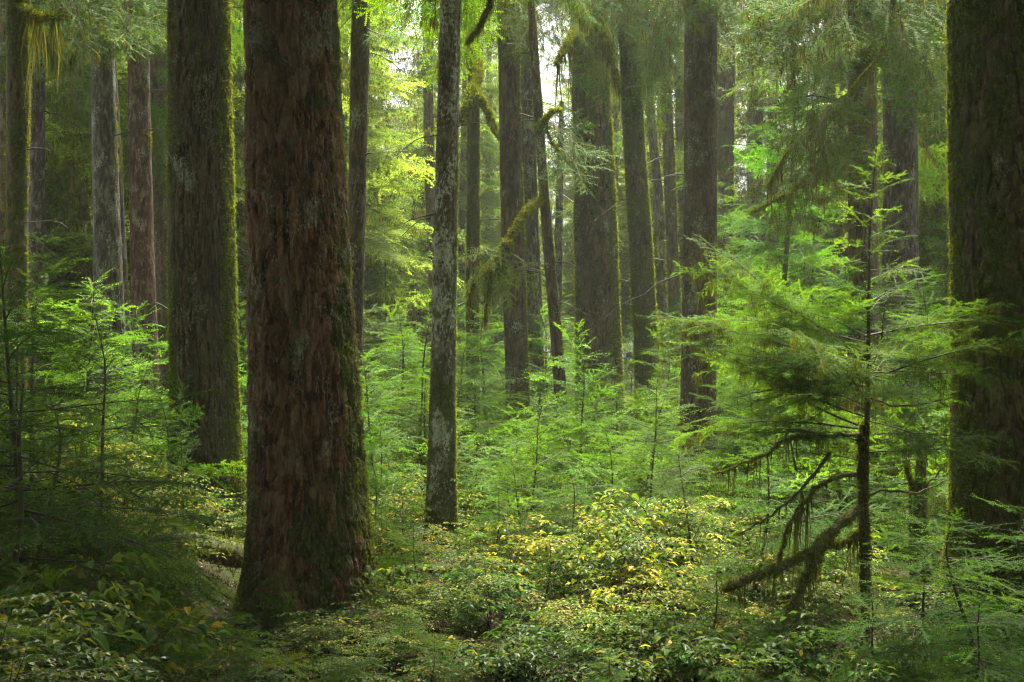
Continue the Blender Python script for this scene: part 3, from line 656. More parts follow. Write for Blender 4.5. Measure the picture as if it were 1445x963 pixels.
# ------------------------------------------------------------------ young hemlock on the right with dead mossy lower branches
def hero_sapling():
    rng = np.random.default_rng(44); Y = 12.; x = (1222 - 722.5) / F * Y; g = float(gh(x, Y))
    root = empty('young_hemlock', (x, Y, g)); H = CAMZ + 291 / F * Y - g
    tag(root, 'slender young hemlock with dead moss draped lower branches, left of the huge right edge trunk', 'tree')
    st, fo, mo = MB(), MB(), MB()
    zz = np.linspace(0, H, 24); cx = np.interp(zz / H, [0, .25, .5, .8, 1], [0, -.01, .01, .03, .1]); cy = .02 * np.sin(zz * 2)
    st.tube(np.stack([cx, cy, zz], 1), np.interp(zz / H, [0, .4, 1], [.042, .024, .004]), 0, 10)
    st.build('trunk', [B_DARK], root)
    z = 1.55; az = .4
    while z < H * .98:
        u = (z - 1.5) / (H - 1.5); o = np.array([np.interp(z, zz, cx), np.interp(z, zz, cy), z])
        if u < .42: ln = 1.65 * rng.uniform(.45, 1.15) * (1 - u * .75) * (1 if u > .1 else .75)
        else: ln = .75 * ((1 - u) / .58) ** .8 * rng.uniform(.6, 1.1) + .06
        S, s = pick(rng, 0, ln)
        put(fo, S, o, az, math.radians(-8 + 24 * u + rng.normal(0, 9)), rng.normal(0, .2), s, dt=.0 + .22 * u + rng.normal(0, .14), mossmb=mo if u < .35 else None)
        az += 2.4 + rng.normal(0, .4); z += (.055 if u < .42 else .05) * rng.uniform(.5, 1.4)
    for a in (2.85, 3.4, 3.1, -.2, .35, 3.75, 4.3, 3.0, 3.25, 2.6):                                  # long side fronds
        S, s = pick(rng, 0, 1.7 + .4 * rng.random()); put(fo, S, np.array([0, 0, 1.75 + .9 * rng.random()]), a, math.radians(-3 + rng.normal(0, 6)), rng.normal(0, .2), s, dt=.0, mossmb=mo)
    fo.build('crown', [M_NEAR, M_WOOD], root); mo.build('hanging_moss', [M_HANG], root)
    TREES['hero'] = dict(root=root, Y=Y, loc=np.array([x, Y, g]))
    # fuzz on the stem's foot
    mossy_branch('hero', [(1222, 830), (1221, 760), (1219, 690), (1218, 600)], [12.] * 4, .045, .03, .03, .2, 110, dens=1.5, name='mossy_foot')
    D = [([(1216, 715), (1190, 735), (1150, 775), (1105, 800), (1060, 815), (1022, 830)], [12, 11.8, 11.5, 11.3, 11.1, 11], .04, .028, .026, .3, 130),
         ([(1172, 755), (1150, 790), (1130, 830), (1112, 870)], [11.7, 11.5, 11.4, 11.3], .03, .032, .03, .22, 110),
         ([(1216, 668), (1180, 672), (1150, 690), (1128, 715), (1110, 750), (1100, 785)], [12, 11.9, 11.8, 11.7, 11.6, 11.5], .022, .01, .02, .4, 110),
         ([(1218, 614), (1160, 616), (1110, 618), (1085, 640), (1040, 658), (1010, 668)], [12, 11.8, 11.5, 11.3, 11.2, 11.1], .022, .006, .016, .2, 90),
         ([(1170, 640), (1150, 670), (1110, 710), (1070, 740), (1040, 755)], [11.8, 11.7, 11.5, 11.3, 11.2], .016, .006, .012, .08, 40),
         ([(1214, 755), (1190, 765), (1170, 770), (1155, 765)], [12, 11.9, 11.8, 11.7], .03, .03, .03, .4, 140),
         ([(1224, 700), (1250, 690), (1290, 700), (1330, 680)], [12, 12.1, 12.2, 12.3], .012, .005, .01, .06, 30),
         ([(1224, 560), (1260, 575), (1310, 570), (1345, 560)], [12, 11.9, 11.8, 11.7], .012, .004, .008, .08, 30),
         ([(1222, 530), (1240, 500), (1246, 470), (1248, 430)], [12, 11.9, 11.9, 11.8], .01, .004, .006, 0, 0),
         ([(1220, 545), (1150, 535), (1090, 550), (1030, 560)], [12, 11.8, 11.6, 11.5], .012, .004, .008, .1, 40)]
    for pix, Ys, r0, r1, tf, hg, hd in D: mossy_branch('hero', pix, Ys, r0, r1, tf, hg, hd, name='dead_branch', dens=1.3 if r0 > .02 else .6)
hero_sapling()

# ------------------------------------------------------------------ the other young hemlocks  (x of stem, y of top, distance, prototype, width)
S_LIST = [
 (40, 325, 9.8, 'n3a', 1.15), (-70, 250, 11.5, 'n3b', 1.2), (128, 440, 13., 'n3b', .95), (30, 560, 11.2, 'n1a', 1.2), (-50, 540, 8.6, 'n1b', 1.2),
 (1400, 735, 9.2, 'n1a', 1.25), (1310, 775, 10.2, 'n1b', 1.3), (1470, 700, 10.5, 'n1a', 1.3), (1240, 830, 9.6, 'n1b', 1.0), (1350, 850, 8.6, 'n1b', 1.1),
 (812, 468, 19., 'm3a', .95), (802, 668, 15.2, 'n1a', 1.0), (748, 570, 17.5, 'm2a', .9), (652, 590, 19.5, 'm2b', 1.1), (595, 425, 23., 'm3c', 1.0),
 (262, 540, 16.2, 'n3b', .62), (392, 812, 12.7, 'n1b', .8), (915, 530, 16.5, 'n3a', .85), (905, 560, 18.5, 'm2a', 1.1), (1078, 440, 19.5, 'm3b', .9),
 (1098, 45, 27., 't8a', 1.0), (1150, 240, 31., 't8b', 1.1), (1040, 250, 34., 't8b', 1.0), (1320, 290, 27., 't8b', .9), (1190, 380, 20., 'm3b', 1.05), (1300, 400, 19., 'm3a', 1.05), (1350, 440, 16.5, 'm3c', 1.0),
 (530, 500, 20.5, 'm3b', 1.0), (562, 440, 27., 'm3a', 1.1), (690, 430, 31., 'm3a', 1.2), (745, 520, 25., 'm2a', 1.2), (640, 470, 27., 'm3b', 1.1), (870, 500, 25., 'm3c', 1.1),
 (935, 470, 29., 'm3a', 1.2), (1070, 400, 25., 'm3b', 1.1), (1130, 450, 17.5, 'm3a', 1.0), (540, 590, 18.8, 'm2b', .7), (520, 640, 16., 'm2b', .8), (562, 680, 15.2, 'm2b', .6), (860, 610, 17., 'm2b', 1.0),
 (200, 440, 22., 'm3a', 1.1), (110, 400, 19., 'm3b', 1.2), (50, 400, 16., 'm3a', 1.2), (350, 420, 26., 'm3c', 1.0), (330, 520, 22., 'm2a', 1.0), (170, 520, 18., 'm2a', 1.1), (225, 560, 17.2, 'm2b', .9),
 (60, 240, 31., 't8b', .9), (340, 300, 34., 't8a', .9), (540, 300, 38., 't8a', .9), (480, 480, 28., 'm3b', 1.1), (770, 440, 34., 'm3b', 1.3), (960, 400, 36., 't8b', .8),
 (400, 470, 30, 'm3a', 1.2), (440, 380, 36, 't8b', 1.), (500, 540, 23, 'm2a', 1.1), (520, 420, 32, 'm3b', 1.2), (575, 470, 34, 'm3a', 1.3), (610, 530, 22, 'm2b', 1.1), (655, 380, 40, 't8a', .9), (675, 520, 22.5, 'm2a', 1.1), (710, 480, 36, 'm3b', 1.3), (735, 580, 20, 'm2b', 1.1), (765, 560, 22, 'm2a', 1.1), (790, 400, 42, 't8b', 1.1), (830, 530, 28, 'm2a', 1.2), (850, 560, 23, 'm2b', 1.1), (890, 440, 38, 't8a', .9), (900, 600, 21, 'm2a', 1.1), (930, 540, 22, 'm3b', 1.1), (970, 530, 27, 'm2b', 1.2), (1000, 370, 40, 't8b', 1.), (1045, 520, 22, 'm3a', .8), (1080, 530, 20, 'm2a', 1.1), (1120, 330, 38, 't8a', 1.), (1160, 500, 25, 'm3b', 1.2), (1210, 480, 27, 'm3a', 1.2), (1240, 340, 33, 't8b', 1.), (1270, 500, 22, 'm3c', 1.1), (1330, 520, 21, 'm2a', 1.2), (1180, 620, 17.5, 'm2b', 1.), (1090, 600, 16.6, 'm2b', 1.), (1310, 600, 17, 'm2b', 1.), (250, 440, 32, 'm3a', 1.2), (160, 330, 30, 't8a', .9), (110, 300, 36, 't8b', 1.), (20, 330, 24, 'm3b', 1.4), (310, 470, 28, 'm3b', 1.2), (10, 450, 13.5, 'n3a', 1.1), (550, 710, 14.8, 'n1a', .6), (712, 650, 18.4, 'm2b', .8), (580, 150, 52, 't8a', 1.3), (555, 260, 58, 't8b', 1.3), (600, 330, 50, 't8b', 1.2), (775, 250, 56, 't8a', 1.3), (690, 260, 50, 't8b', 1.2), (905, 240, 52, 't8a', 1.2), (1000, 200, 50, 't8b', 1.2), (1060, 280, 46, 't8a', 1.2), (480, 250, 48, 't8b', 1.2),
 (740, 640, 16., 'm2a', .9), (980, 640, 14., 'n1a', .95), (1060, 650, 13.6, 'n1b', 1.1), (1150, 560, 14.8, 'n1a', 1.1), (1290, 560, 14.8, 'n1a', 1.1), (690, 690, 15.2, 'n1b', .9), (450, 905, 11.2, 'n1b', .7), (560, 860, 11.4, 'n1b', 1.), (640, 850, 12.4, 'n1b', 1.), (700, 900, 10.9, 'n1b', 1.1), (820, 890, 11.2, 'n1b', 1.), (930, 860, 11.0, 'n1b', 1.1), (1000, 800, 11.6, 'n1b', 1.1), (1090, 880, 10.3, 'n1b', 1.2), (1160, 860, 10.8, 'n1b', 1.2), (350, 900, 10.9, 'n1b', .9), (270, 800, 12.6, 'n1b', 1.), (190, 800, 11.4, 'n1b', 1.2), (600, 740, 14.2, 'n1b', 1.), (880, 700, 14.6, 'n1a', .9), (760, 760, 13.2, 'n1b', 1.), (560, 720, 15., 'n1a', .8), (100, 860, 9.4, 'n1b', 1.2), (70, 830, 7.6, 'n1b', 1.2), (150, 850, 8.4, 'n1b', 1.2), (10, 800, 7.0, 'n1b', 1.1), (215, 890, 9.0, 'n1b', 1.1), (480, 900, 10.8, 'n1b', 1.1), (600, 900, 10.6, 'n1b', 1.1), (760, 860, 11.8, 'n1b', 1.), (870, 910, 10.4, 'n1b', 1.2), (1040, 910, 9.8, 'n1b', 1.2), (660, 790, 13.4, 'n1b', .9), (840, 780, 13., 'n1b', .9), (540, 800, 13.2, 'n1b', .8), (1180, 760, 12.8, 'n1a', .8), (140, 760, 11.5, 'n1b', 1.1), (20, 730, 9.0, 'n1a', 1.0), (230, 850, 10.6, 'n1b', .9), (320, 860, 11.4, 'n1b', .7),
]
for t in S_LIST: sapling(*t)

# ------------------------------------------------------------------ shrubs
def leafquads(c, d, n, ln, wd, fold=.22):
    lat = np.cross(n, d); lat /= np.linalg.norm(lat, axis=1)[:, None] + 1e-9
    up = np.cross(d, lat)
    l, w = ln[:, None], wd[:, None]
    b, mid, tip = c, c + d * l * .5 + up * l * .03, c + d * l - up * l * .14
    q = []
    for sd in (-1, 1):
        a1 = c + d * l * .16 + lat * sd * w * .33 + up * w * fold * .7; a2 = c + d * l * .46 + lat * sd * w * .5 + up * (w * fold + l * .03); a3 = c + d * l * .8 + lat * sd * w * .29 + up * (w * fold * .5 - l * .06)
        q.append(np.stack([b, a1, a2, mid] if sd > 0 else [b, mid, a2, a1], 1)); q.append(np.stack([mid, a2, a3, tip] if sd > 0 else [mid, tip, a3, a2], 1))
    return np.concatenate(q)

def shrub_meshes(rng, H, Rr, leaf, mat, nst=7, dens=1., base_t=.4, sub=True, flat=.35):
    st, lf = MB(), MB(); C, D, NN, TT, LN = [], [], [], [], []
    def leaves(pts, l, tb):
        n = max(2, int(l / (leaf * .55) * dens)); s = np.linspace(.12, 1, n) * (len(pts) - 1); i = np.minimum(s.astype(int), len(pts) - 2); f = (s - i)[:, None]
        p = pts[i] * (1 - f) + pts[i + 1] * f; d = pts[i + 1] - pts[i]; d /= np.linalg.norm(d, axis=1)[:, None] + 1e-9
        sd = np.where(np.arange(n) % 2, 1, -1)[:, None]
        lat = np.cross(np.array([0, 0, 1.]), d); lat /= np.linalg.norm(lat, axis=1)[:, None] + 1e-9
        dd = d * .55 + sd * lat * .8 + rng.normal(0, .18, (n, 3)); dd[:, 2] -= .12; dd /= np.linalg.norm(dd, axis=1)[:, None]
        nn = np.array([0, 0, 1.]) + rng.normal(0, flat, (n, 3))
        C.append(p); D.append(dd); NN.append(nn); TT.append(np.clip(tb + rng.normal(0, .17, n), 0, 1)); LN.append(leaf * rng.uniform(.6, 1.2, n))
    for k in range(nst):
        az = rng.uniform(0, 6.28); h = H * rng.uniform(.55, 1.); r = Rr * rng.uniform(.3, 1.)
        n = 9; t = np.linspace(0, 1, n)
        pts = np.stack([np.cos(az) * r * t ** 1.5, np.sin(az) * r * t ** 1.5, h * (t * 1.25 - .25 * t ** 3)], 1) + np.concatenate([[[0, 0, 0]], np.cumsum(rng.normal(0, .014, (n - 1, 3)), 0)])
        st.tube(pts, .004 + .004 * H, .002, 4); tb = base_t + rng.normal(0, .14)
        for j in range(int(10 * dens) + 4):
            u = rng.uniform(.22, 1); i = min(int(u * (n - 1)), n - 2); q = pts[i] + (pts[i + 1] - pts[i]) * (u * (n - 1) - i)
            a2 = az + rng.normal(0, 1.2); l = H * rng.uniform(.15, .42) * (1.1 - .4 * u) + leaf
            m = 5; tt = np.linspace(0, 1, m)
            pp = q + np.stack([np.cos(a2) * l * tt, np.sin(a2) * l * tt, l * (.32 * tt - .4 * tt ** 2)], 1) + np.concatenate([[[0, 0, 0]], np.cumsum(rng.normal(0, .01, (m - 1, 3)), 0)])
            st.tube(pp, .002, .001, 3); leaves(pp, l, tb)
            if sub:
                for _ in range(3):
                    i2 = int(rng.integers(1, m)); a3 = a2 + rng.choice([-1, 1]) * rng.uniform(.5, 1.1); l2 = l * rng.uniform(.35, .6)
                    p3 = pp[i2] + np.stack([np.cos(a3) * l2 * tt, np.sin(a3) * l2 * tt, -.1 * l2 * tt ** 2], 1); st.tube(p3, .0014, .0008, 3); leaves(p3, l2, tb)
    C, D, NN, TT, LN = map(np.concatenate, (C, D, NN, TT, LN))
    q = leafquads(C, D, NN, LN, LN * rng.uniform(.45, .62, len(LN)))
    lf.quads(q, np.tile(TT, 4))
    return [('stems', st.mesh('shrub_stems', [M_STEM])), ('leaves', lf.mesh('shrub_leaves', [mat]))]

rh = np.random.default_rng(77)
SH = {'y1': (1., shrub_meshes(rh, 1., .7, .062, M_YEL, 7, .9, .4)), 'y2': (1., shrub_meshes(rh, 1., .8, .054, M_YEL, 7, .8, .38)), 'y3': (.7, shrub_meshes(rh, .7, .7, .06, M_YEL, 6, .85, .5)),
      'g1': (.8, shrub_meshes(rh, .8, .75, .074, M_GRN, 5, .8, .5)), 'g2': (.6, shrub_meshes(rh, .6, .65, .064, M_GRN, 5, .8, .66)), 'g3': (.5, shrub_meshes(rh, .5, .55, .08, M_GRN, 5, .75, .55)),
      'b1': (1.7, shrub_meshes(rh, 1.7, .8, .052, M_BIG, 6, .75, .45, True, .7)), 'b2': (.6, shrub_meshes(rh, .6, .5, .06, M_BIG, 6, .6, .5, False))}
SHR = []
def shrub(px, Y, H, proto, wide=1.):
    x = (px - 722.5) / F * Y; g = float(gh(x, Y)); H0, parts = SH[proto]; s = H / H0
    o = empty('huckleberry_shrub' if proto[0] != 'b' else 'broad_leaved_shrub', (x, Y, g - .01), random.uniform(0, 6.28), (s ** .6 * wide, s ** .6 * wide, s) if proto[0] != 'b' else s)
    for nm, me in parts: part(nm, me, o)
    SHR.append((px, Y, H, o, proto)); return o
for t in [
 # left bank
 (30, 15.5, 1.3, 'y2'), (85, 16.5, 1.4, 'y1'), (130, 15., 1.15, 'y2'), (165, 17.5, 1.35, 'y1'), (205, 16.6, 1.1, 'y2'), (60, 18.5, 1.6, 'y2'), (110, 19, 1.6, 'y1'), (150, 20, 1.5, 'y2'), (10, 17, 1.4, 'y1'), (230, 19.5, 1.2, 'y2'), (190, 21, 1.5, 'y2'), (175, 14.4, .7, 'y3'), (225, 15.2, .6, 'y2'),
 # behind the big trunk and to its right
 (320, 17, .8, 'y2'), (335, 20, 1., 'y1'), (520, 15.2, .8, 'y2'), (545, 17.6, .9, 'y1'), (570, 14.5, .6, 'y3'), (560, 20.5, 1.2, 'y2'), (600, 16.3, .7, 'y2'), (650, 18.6, 1.35, 'y1', .8),
 # centre
 (700, 15.6, .8, 'y3'), (720, 14.2, .65, 'y3'), (665, 14., .55, 'y2'), (690, 12.8, .5, 'g1'), (755, 13.4, .6, 'y2'), (790, 12.6, .6, 'y3'), (830, 13.4, .75, 'y1'), (870, 13.0, .8, 'y1'), (905, 13.8, .95, 'y1'), (925, 14.8, 1.2, 'y1', .9), (950, 13.6, .95, 'y3'), (880, 12.2, .65, 'y3'), (835, 11.9, .55, 'y3'), (920, 12.4, .75, 'y1'), (780, 11.5, .45, 'g2'), (870, 11.3, .5, 'y2'), (965, 15.4, 1.1, 'y2'), (640, 12.7, .45, 'y2'), (655, 11.5, .4, 'g1'), (735, 17.2, .9, 'y2'), (860, 15.8, .8, 'y2'), (615, 13.6, .5, 'y3'),
 # foreground before the big trunk
 (430, 12.3, .55, 'g1'), (470, 12.0, .5, 'y3'), (505, 12.6, .6, 'g1'), (535, 12.0, .45, 'g2'), (555, 11.4, .4, 'y2'), (490, 11.2, .4, 'g1'), (450, 11.0, .35, 'g2'), (400, 11.6, .4, 'b2', ), (360, 11.8, .35, 'y2'), (340, 11.0, .35, 'g3'), (300, 11.4, .3, 'g2'), (375, 10.8, .35, 'g1'), (265, 10.9, .35, 'g2'), (590, 11.0, .4, 'g1'), (620, 10.9, .35, 'g2'), (530, 10.7, .35, 'g3'), (430, 10.5, .3, 'y2'), (310, 12.6, .35, 'g3'), (580, 12.4, .5, 'y2'),
 # right
 (1010, 10.8, .65, 'g1'), (1040, 10.2, .6, 'g3'), (1080, 10.6, .5, 'y2'), (1110, 11.4, .55, 'g1'), (1150, 10.4, .5, 'g2'), (1190, 11., .6, 'g3'), (1130, 12.6, .7, 'y2'), (1180, 13.4, .7, 'y2'), (1070, 13.8, .6, 'y2'), (1230, 13, .6, 'y2'), (985, 11.6, .6, 'y2'), (1260, 11, .5, 'y2'), (1300, 12.5, .6, 'g2'), (1210, 9.9, .5, 'g1'), (1090, 9.8, .45, 'g2'), (960, 10.7, .4, 'g3'), (1030, 12.2, .6, 'y3'), (1330, 10, .5, 'y2'), (1390, 10.6, .5, 'g1'), (900, 10.7, .35, 'g3'), (820, 10.7, .35, 'g1'), (750, 10.8, .35, 'b2'), (700, 10.9, .4, 'g3'), (1100, 15, .8, 'y2'), (1160, 16, .8, 'y1'), (1010, 16.5, .9, 'y2'),
 # near left with big leaves
 (-45, 5.4, 1.3, 'b1'), (140, 12.6, 1.2, 'y1'), (185, 13.2, 1.1, 'y2'), (95, 13.4, 1.35, 'y1'), (215, 14., 1.0, 'y1'), (45, 12.8, 1.3, 'y2'), (160, 11.8, .9, 'y2'), (60, 7.6, .95, 'g1'), (160, 8.8, .75, 'y3'), (120, 9.4, .6, 'g3'), (205, 9.6, .45, 'b2'), (60, 10.2, .8, 'y2'), (250, 9.9, .35, 'y2'),
]:
    if t[1] < 11.7 and 250 < t[0] < 1300 and int(t[0] * 7 + t[1] * 10) % 5 < 2: continue
    shrub(t[0], t[1], t[2] * (1. if t[3] == 'b1' else .6 if 335 < t[0] < 545 and t[1] < 13.5 else random.uniform(.65, 1.6) if t[1] < 13.5 else random.uniform(.7, 1.25)), *t[3:])

# ------------------------------------------------------------------ misty trees behind
FAR = [(-60, 44), (60, 50), (95, 38), (150, 44), (215, 42), (262, 52), (335, 40), (352, 56), (480, 46), (520, 58), (460, 38), (632, 66), (690, 60), (715, 74), (825, 60), (960, 50), (655, 53), (868, 54), (1095, 48), (1175, 44), (1255, 40), (1300, 46), (1335, 36), (1360, 50), (1420, 42), (1490, 50),
       (584, 90), (612, 86), (590, 112), (640, 84), (500, 66), (850, 100), (900, 106), (-30, 70), (50, 78), (120, 66), (180, 74), (245, 80), (300, 68), (360, 84), (430, 72), (500, 86), (535, 96), (600, 92), (655, 98), (705, 92), (820, 88), (870, 78), (930, 90), (1000, 82), (1060, 76), (1120, 92), (1180, 78), (1240, 86), (1300, 72), (1370, 80), (1440, 70), (10, 34), (300, 31), (1390, 31)]
FTK = []
def far_trunk(rng, H, r):
    mb = MB(); zz = np.linspace(-.3, H, 40); th = np.arange(20) * 2 * PI / 20; T, Z = np.meshgrid(th, zz)
    rr = (r * np.clip(1 - Z / H * .85, .08, 1) * (1 + .3 * np.exp(-np.maximum(Z, 0) / .4)) * (1 + .06 * fbm(np.cos(T) * 3, np.sin(T) * 3, Z * 2, 2, int(rng.integers(99)))))
    cx = .12 * np.sin(Z * .2 + rng.uniform(0, 6)); V = np.stack([cx + rr * np.cos(T), rr * np.sin(T), Z], -1)
    ms = np.clip(.35 + .4 * np.abs(np.cos(T)) + .2 * vn(np.cos(T) * 2, np.sin(T) * 2, Z, 3), 0, 1)
    mb.grid(V, True, np.stack([.5 + 0 * T, ms * .8, 0 * T], -1)); return mb.mesh('far_trunk', [B_DARK])
rf = np.random.default_rng(8)
FTK = [far_trunk(rf, 22, .29), far_trunk(rf, 23, .36), far_trunk(rf, 21, .22)]
for i, (px, Y) in enumerate(FAR):
    x = (px - 722.5) / F * Y; g = float(gh(x, Y)); s = rf.uniform(.9, 1.2)
    o = empty('background_hemlock', (x, Y, g), rf.uniform(0, 6.28), s)
    part('trunk', FTK[i % 3], o)
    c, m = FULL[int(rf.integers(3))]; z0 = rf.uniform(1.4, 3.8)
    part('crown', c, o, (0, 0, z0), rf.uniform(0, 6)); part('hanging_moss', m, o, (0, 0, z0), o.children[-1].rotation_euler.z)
    FAR[i] = (px, Y, o)

# unseen hemlocks added round the photographer so that their crowns shade the foreground
for i, (x, y, H, lb) in enumerate([(-4.6, 6.5, 22, 'unseen tall hemlock added for shade left of the photographer'), (4.8, 9.2, 24, 'unseen tall hemlock added for shade right of the photographer'), (.8, -4.5, 23, 'unseen tall hemlock added for shade straight behind the photographer'), (-6.2, -1.5, 21, 'unseen tall hemlock added for shade behind and left of the photographer'), (6.5, -2., 22, 'unseen tall hemlock added for shade behind and right of the photographer'), (-7.6, 11.5, 23, 'unseen tall hemlock added for shade beside the left foreground saplings'), (8.2, 11., 23, 'unseen tall hemlock added for shade beyond the huge right edge trunk')]):
    g = float(gh(x, y)); o = empty('hemlock_tree', (x, y, g), rf.uniform(0, 6.28)); tag(o, lb, 'tree')
    part('trunk', FTK[i % 3], o, sc=(1, 1, H / 22)); c, m = SHADE
    zc = 8.6 if y > 8 else 6.8; part('crown', c, o, (0, 0, zc), 0, (1.2, 1.2, (H - zc) / 14.2)); part('hanging_moss', m, o, (0, 0, zc), 0, (1.2, 1.2, (H - zc) / 14.2))

rk = np.random.default_rng(31)
for i in range(26):                                                     # unseen trees added behind and beside the photographer to block low sky light
    a = math.radians(178 + 7.6 * i + rk.uniform(-3, 3)) if i < 24 else math.radians((168, 12)[i - 24]); d = rk.uniform(9, 15) if i % 2 else rk.uniform(16, 26)
    x, y = d * math.cos(a), d * math.sin(a) + 2; g = float(gh(x, y))
    o = empty('hemlock_tree', (x, y, g), rk.uniform(0, 6.28), rk.uniform(.9, 1.15)); tag(o, 'unseen moss hung hemlock added behind the photographer to block sky light', 'tree', 'unseen hemlocks added to block light behind the photographer')
    part('trunk', FTK[i % 3], o); c, m = FULL[i % 3]; part('crown', c, o, (0, 0, 2.5)); part('hanging_moss', m, o, (0, 0, 2.5))

# ------------------------------------------------------------------ logs, fallen branches
def log_(label, a, b, r0, r1, style=M_MWOOD, name='fallen_log', tuft=.03, dens=1.):
    a, b = np.array(a, float), np.array(b, float); n = 40; t = np.linspace(0, 1, n)[:, None]
    mid = (a + b) / 2; mid[2] = float(gh(mid[0], mid[1])); root = empty(name, mid); tag(root, label, 'log' if r0 > .08 else 'branch')
    c = a * (1 - t) + b * t - mid; th = np.arange(28) * 2 * PI / 28; T, I = np.meshgrid(th, np.arange(n))
    d = nrm(b - a); e1 = nrm(np.cross(d, [0, 0, 1])); e2 = np.cross(e1, d)
    rr = np.linspace(r0, r1, n)[:, None] * (1 + .14 * fbm(np.cos(T) * 2, np.sin(T) * 2, I * .25, 3, 4)); rr[0] *= .05; rr[-1] *= .05
    V = c[:, None] + rr[..., None] * (np.cos(T)[..., None] * e1 + np.sin(T)[..., None] * e2)
    mb = MB(); mb.grid(V, True, np.stack([.4 + 0 * T, .35 + .6 * np.clip(np.sin(T), 0, 1), 0 * T], -1)); mb.build('log_wood', [B_MOSSY], root)
    sel = rb.random(T.shape) < np.clip(np.sin(T) * .8 + .35, 0, 1) * dens; p = V[sel]; nn = np.cos(T[sel])[:, None] * e1 + np.sin(T[sel])[:, None] * e2
    tt, ti = [], []
    for _ in range(4):
        x_, y_ = tufts(rb, p + rb.normal(0, .03, p.shape), nn, tuft, 3); tt.append(x_); ti.append(y_ * .6)
    m2 = MB(); m2.tris(np.concatenate(tt), np.concatenate(ti)); m2.build('moss', [M_MOSS], root)
def G(px, Y, dz=0.):
    x = (px - 722.5) / F * Y; return (x, Y, float(gh(x, Y)) + dz)
log_('mossy fallen log lying in shade left of the thick reddish trunk foot', G(150, 16.4, .2), G(345, 15.6, .12), .2, .15)
log_('short dark mossy log half buried in the mound left of the thick trunk', G(215, 13.6, .1), G(275, 13.0, .05), .11, .07)
log_('low mossy log lying across the ground right of the young hemlock stem', G(1240, 14.0, .1), G(1350, 13.4, .12), .1, .08)
for i, (x0, Y0, x1, Y1, r, lb) in enumerate([(560, 12.2, 640, 11.4, .02, 'thin fallen branch on the ground right of the thick reddish trunk foot'), (250, 12.2, 330, 11.6, .02, 'thin fallen branch on the moss left of the thick reddish trunk foot'), (690, 11.2, 790, 11.8, .018, 'thin fallen branch under the yellow shrubs at bottom centre'), (1100, 10.9, 1190, 11.5, .02, 'thin fallen branch beneath the dead mossy branches at lower right'), (230, 14.4, 330, 13.6, .03, 'thin fallen branch on the mossy mound left of the thick trunk'), (180, 11.4, 260, 12.4, .025, 'crooked fallen branch on the dark moss at lower left'), (350, 11.0, 430, 11.5, .022, 'fallen branch lying right in front of the thick reddish trunk'), (560, 13.6, 640, 14.3, .025, 'fallen branch at the foot of the white spotted slim trunk')]):
    log_(lb, G(x0, Y0, .05), G(x1, Y1, .1), r, r * .6, name='fallen_branch', tuft=.015, dens=.7)

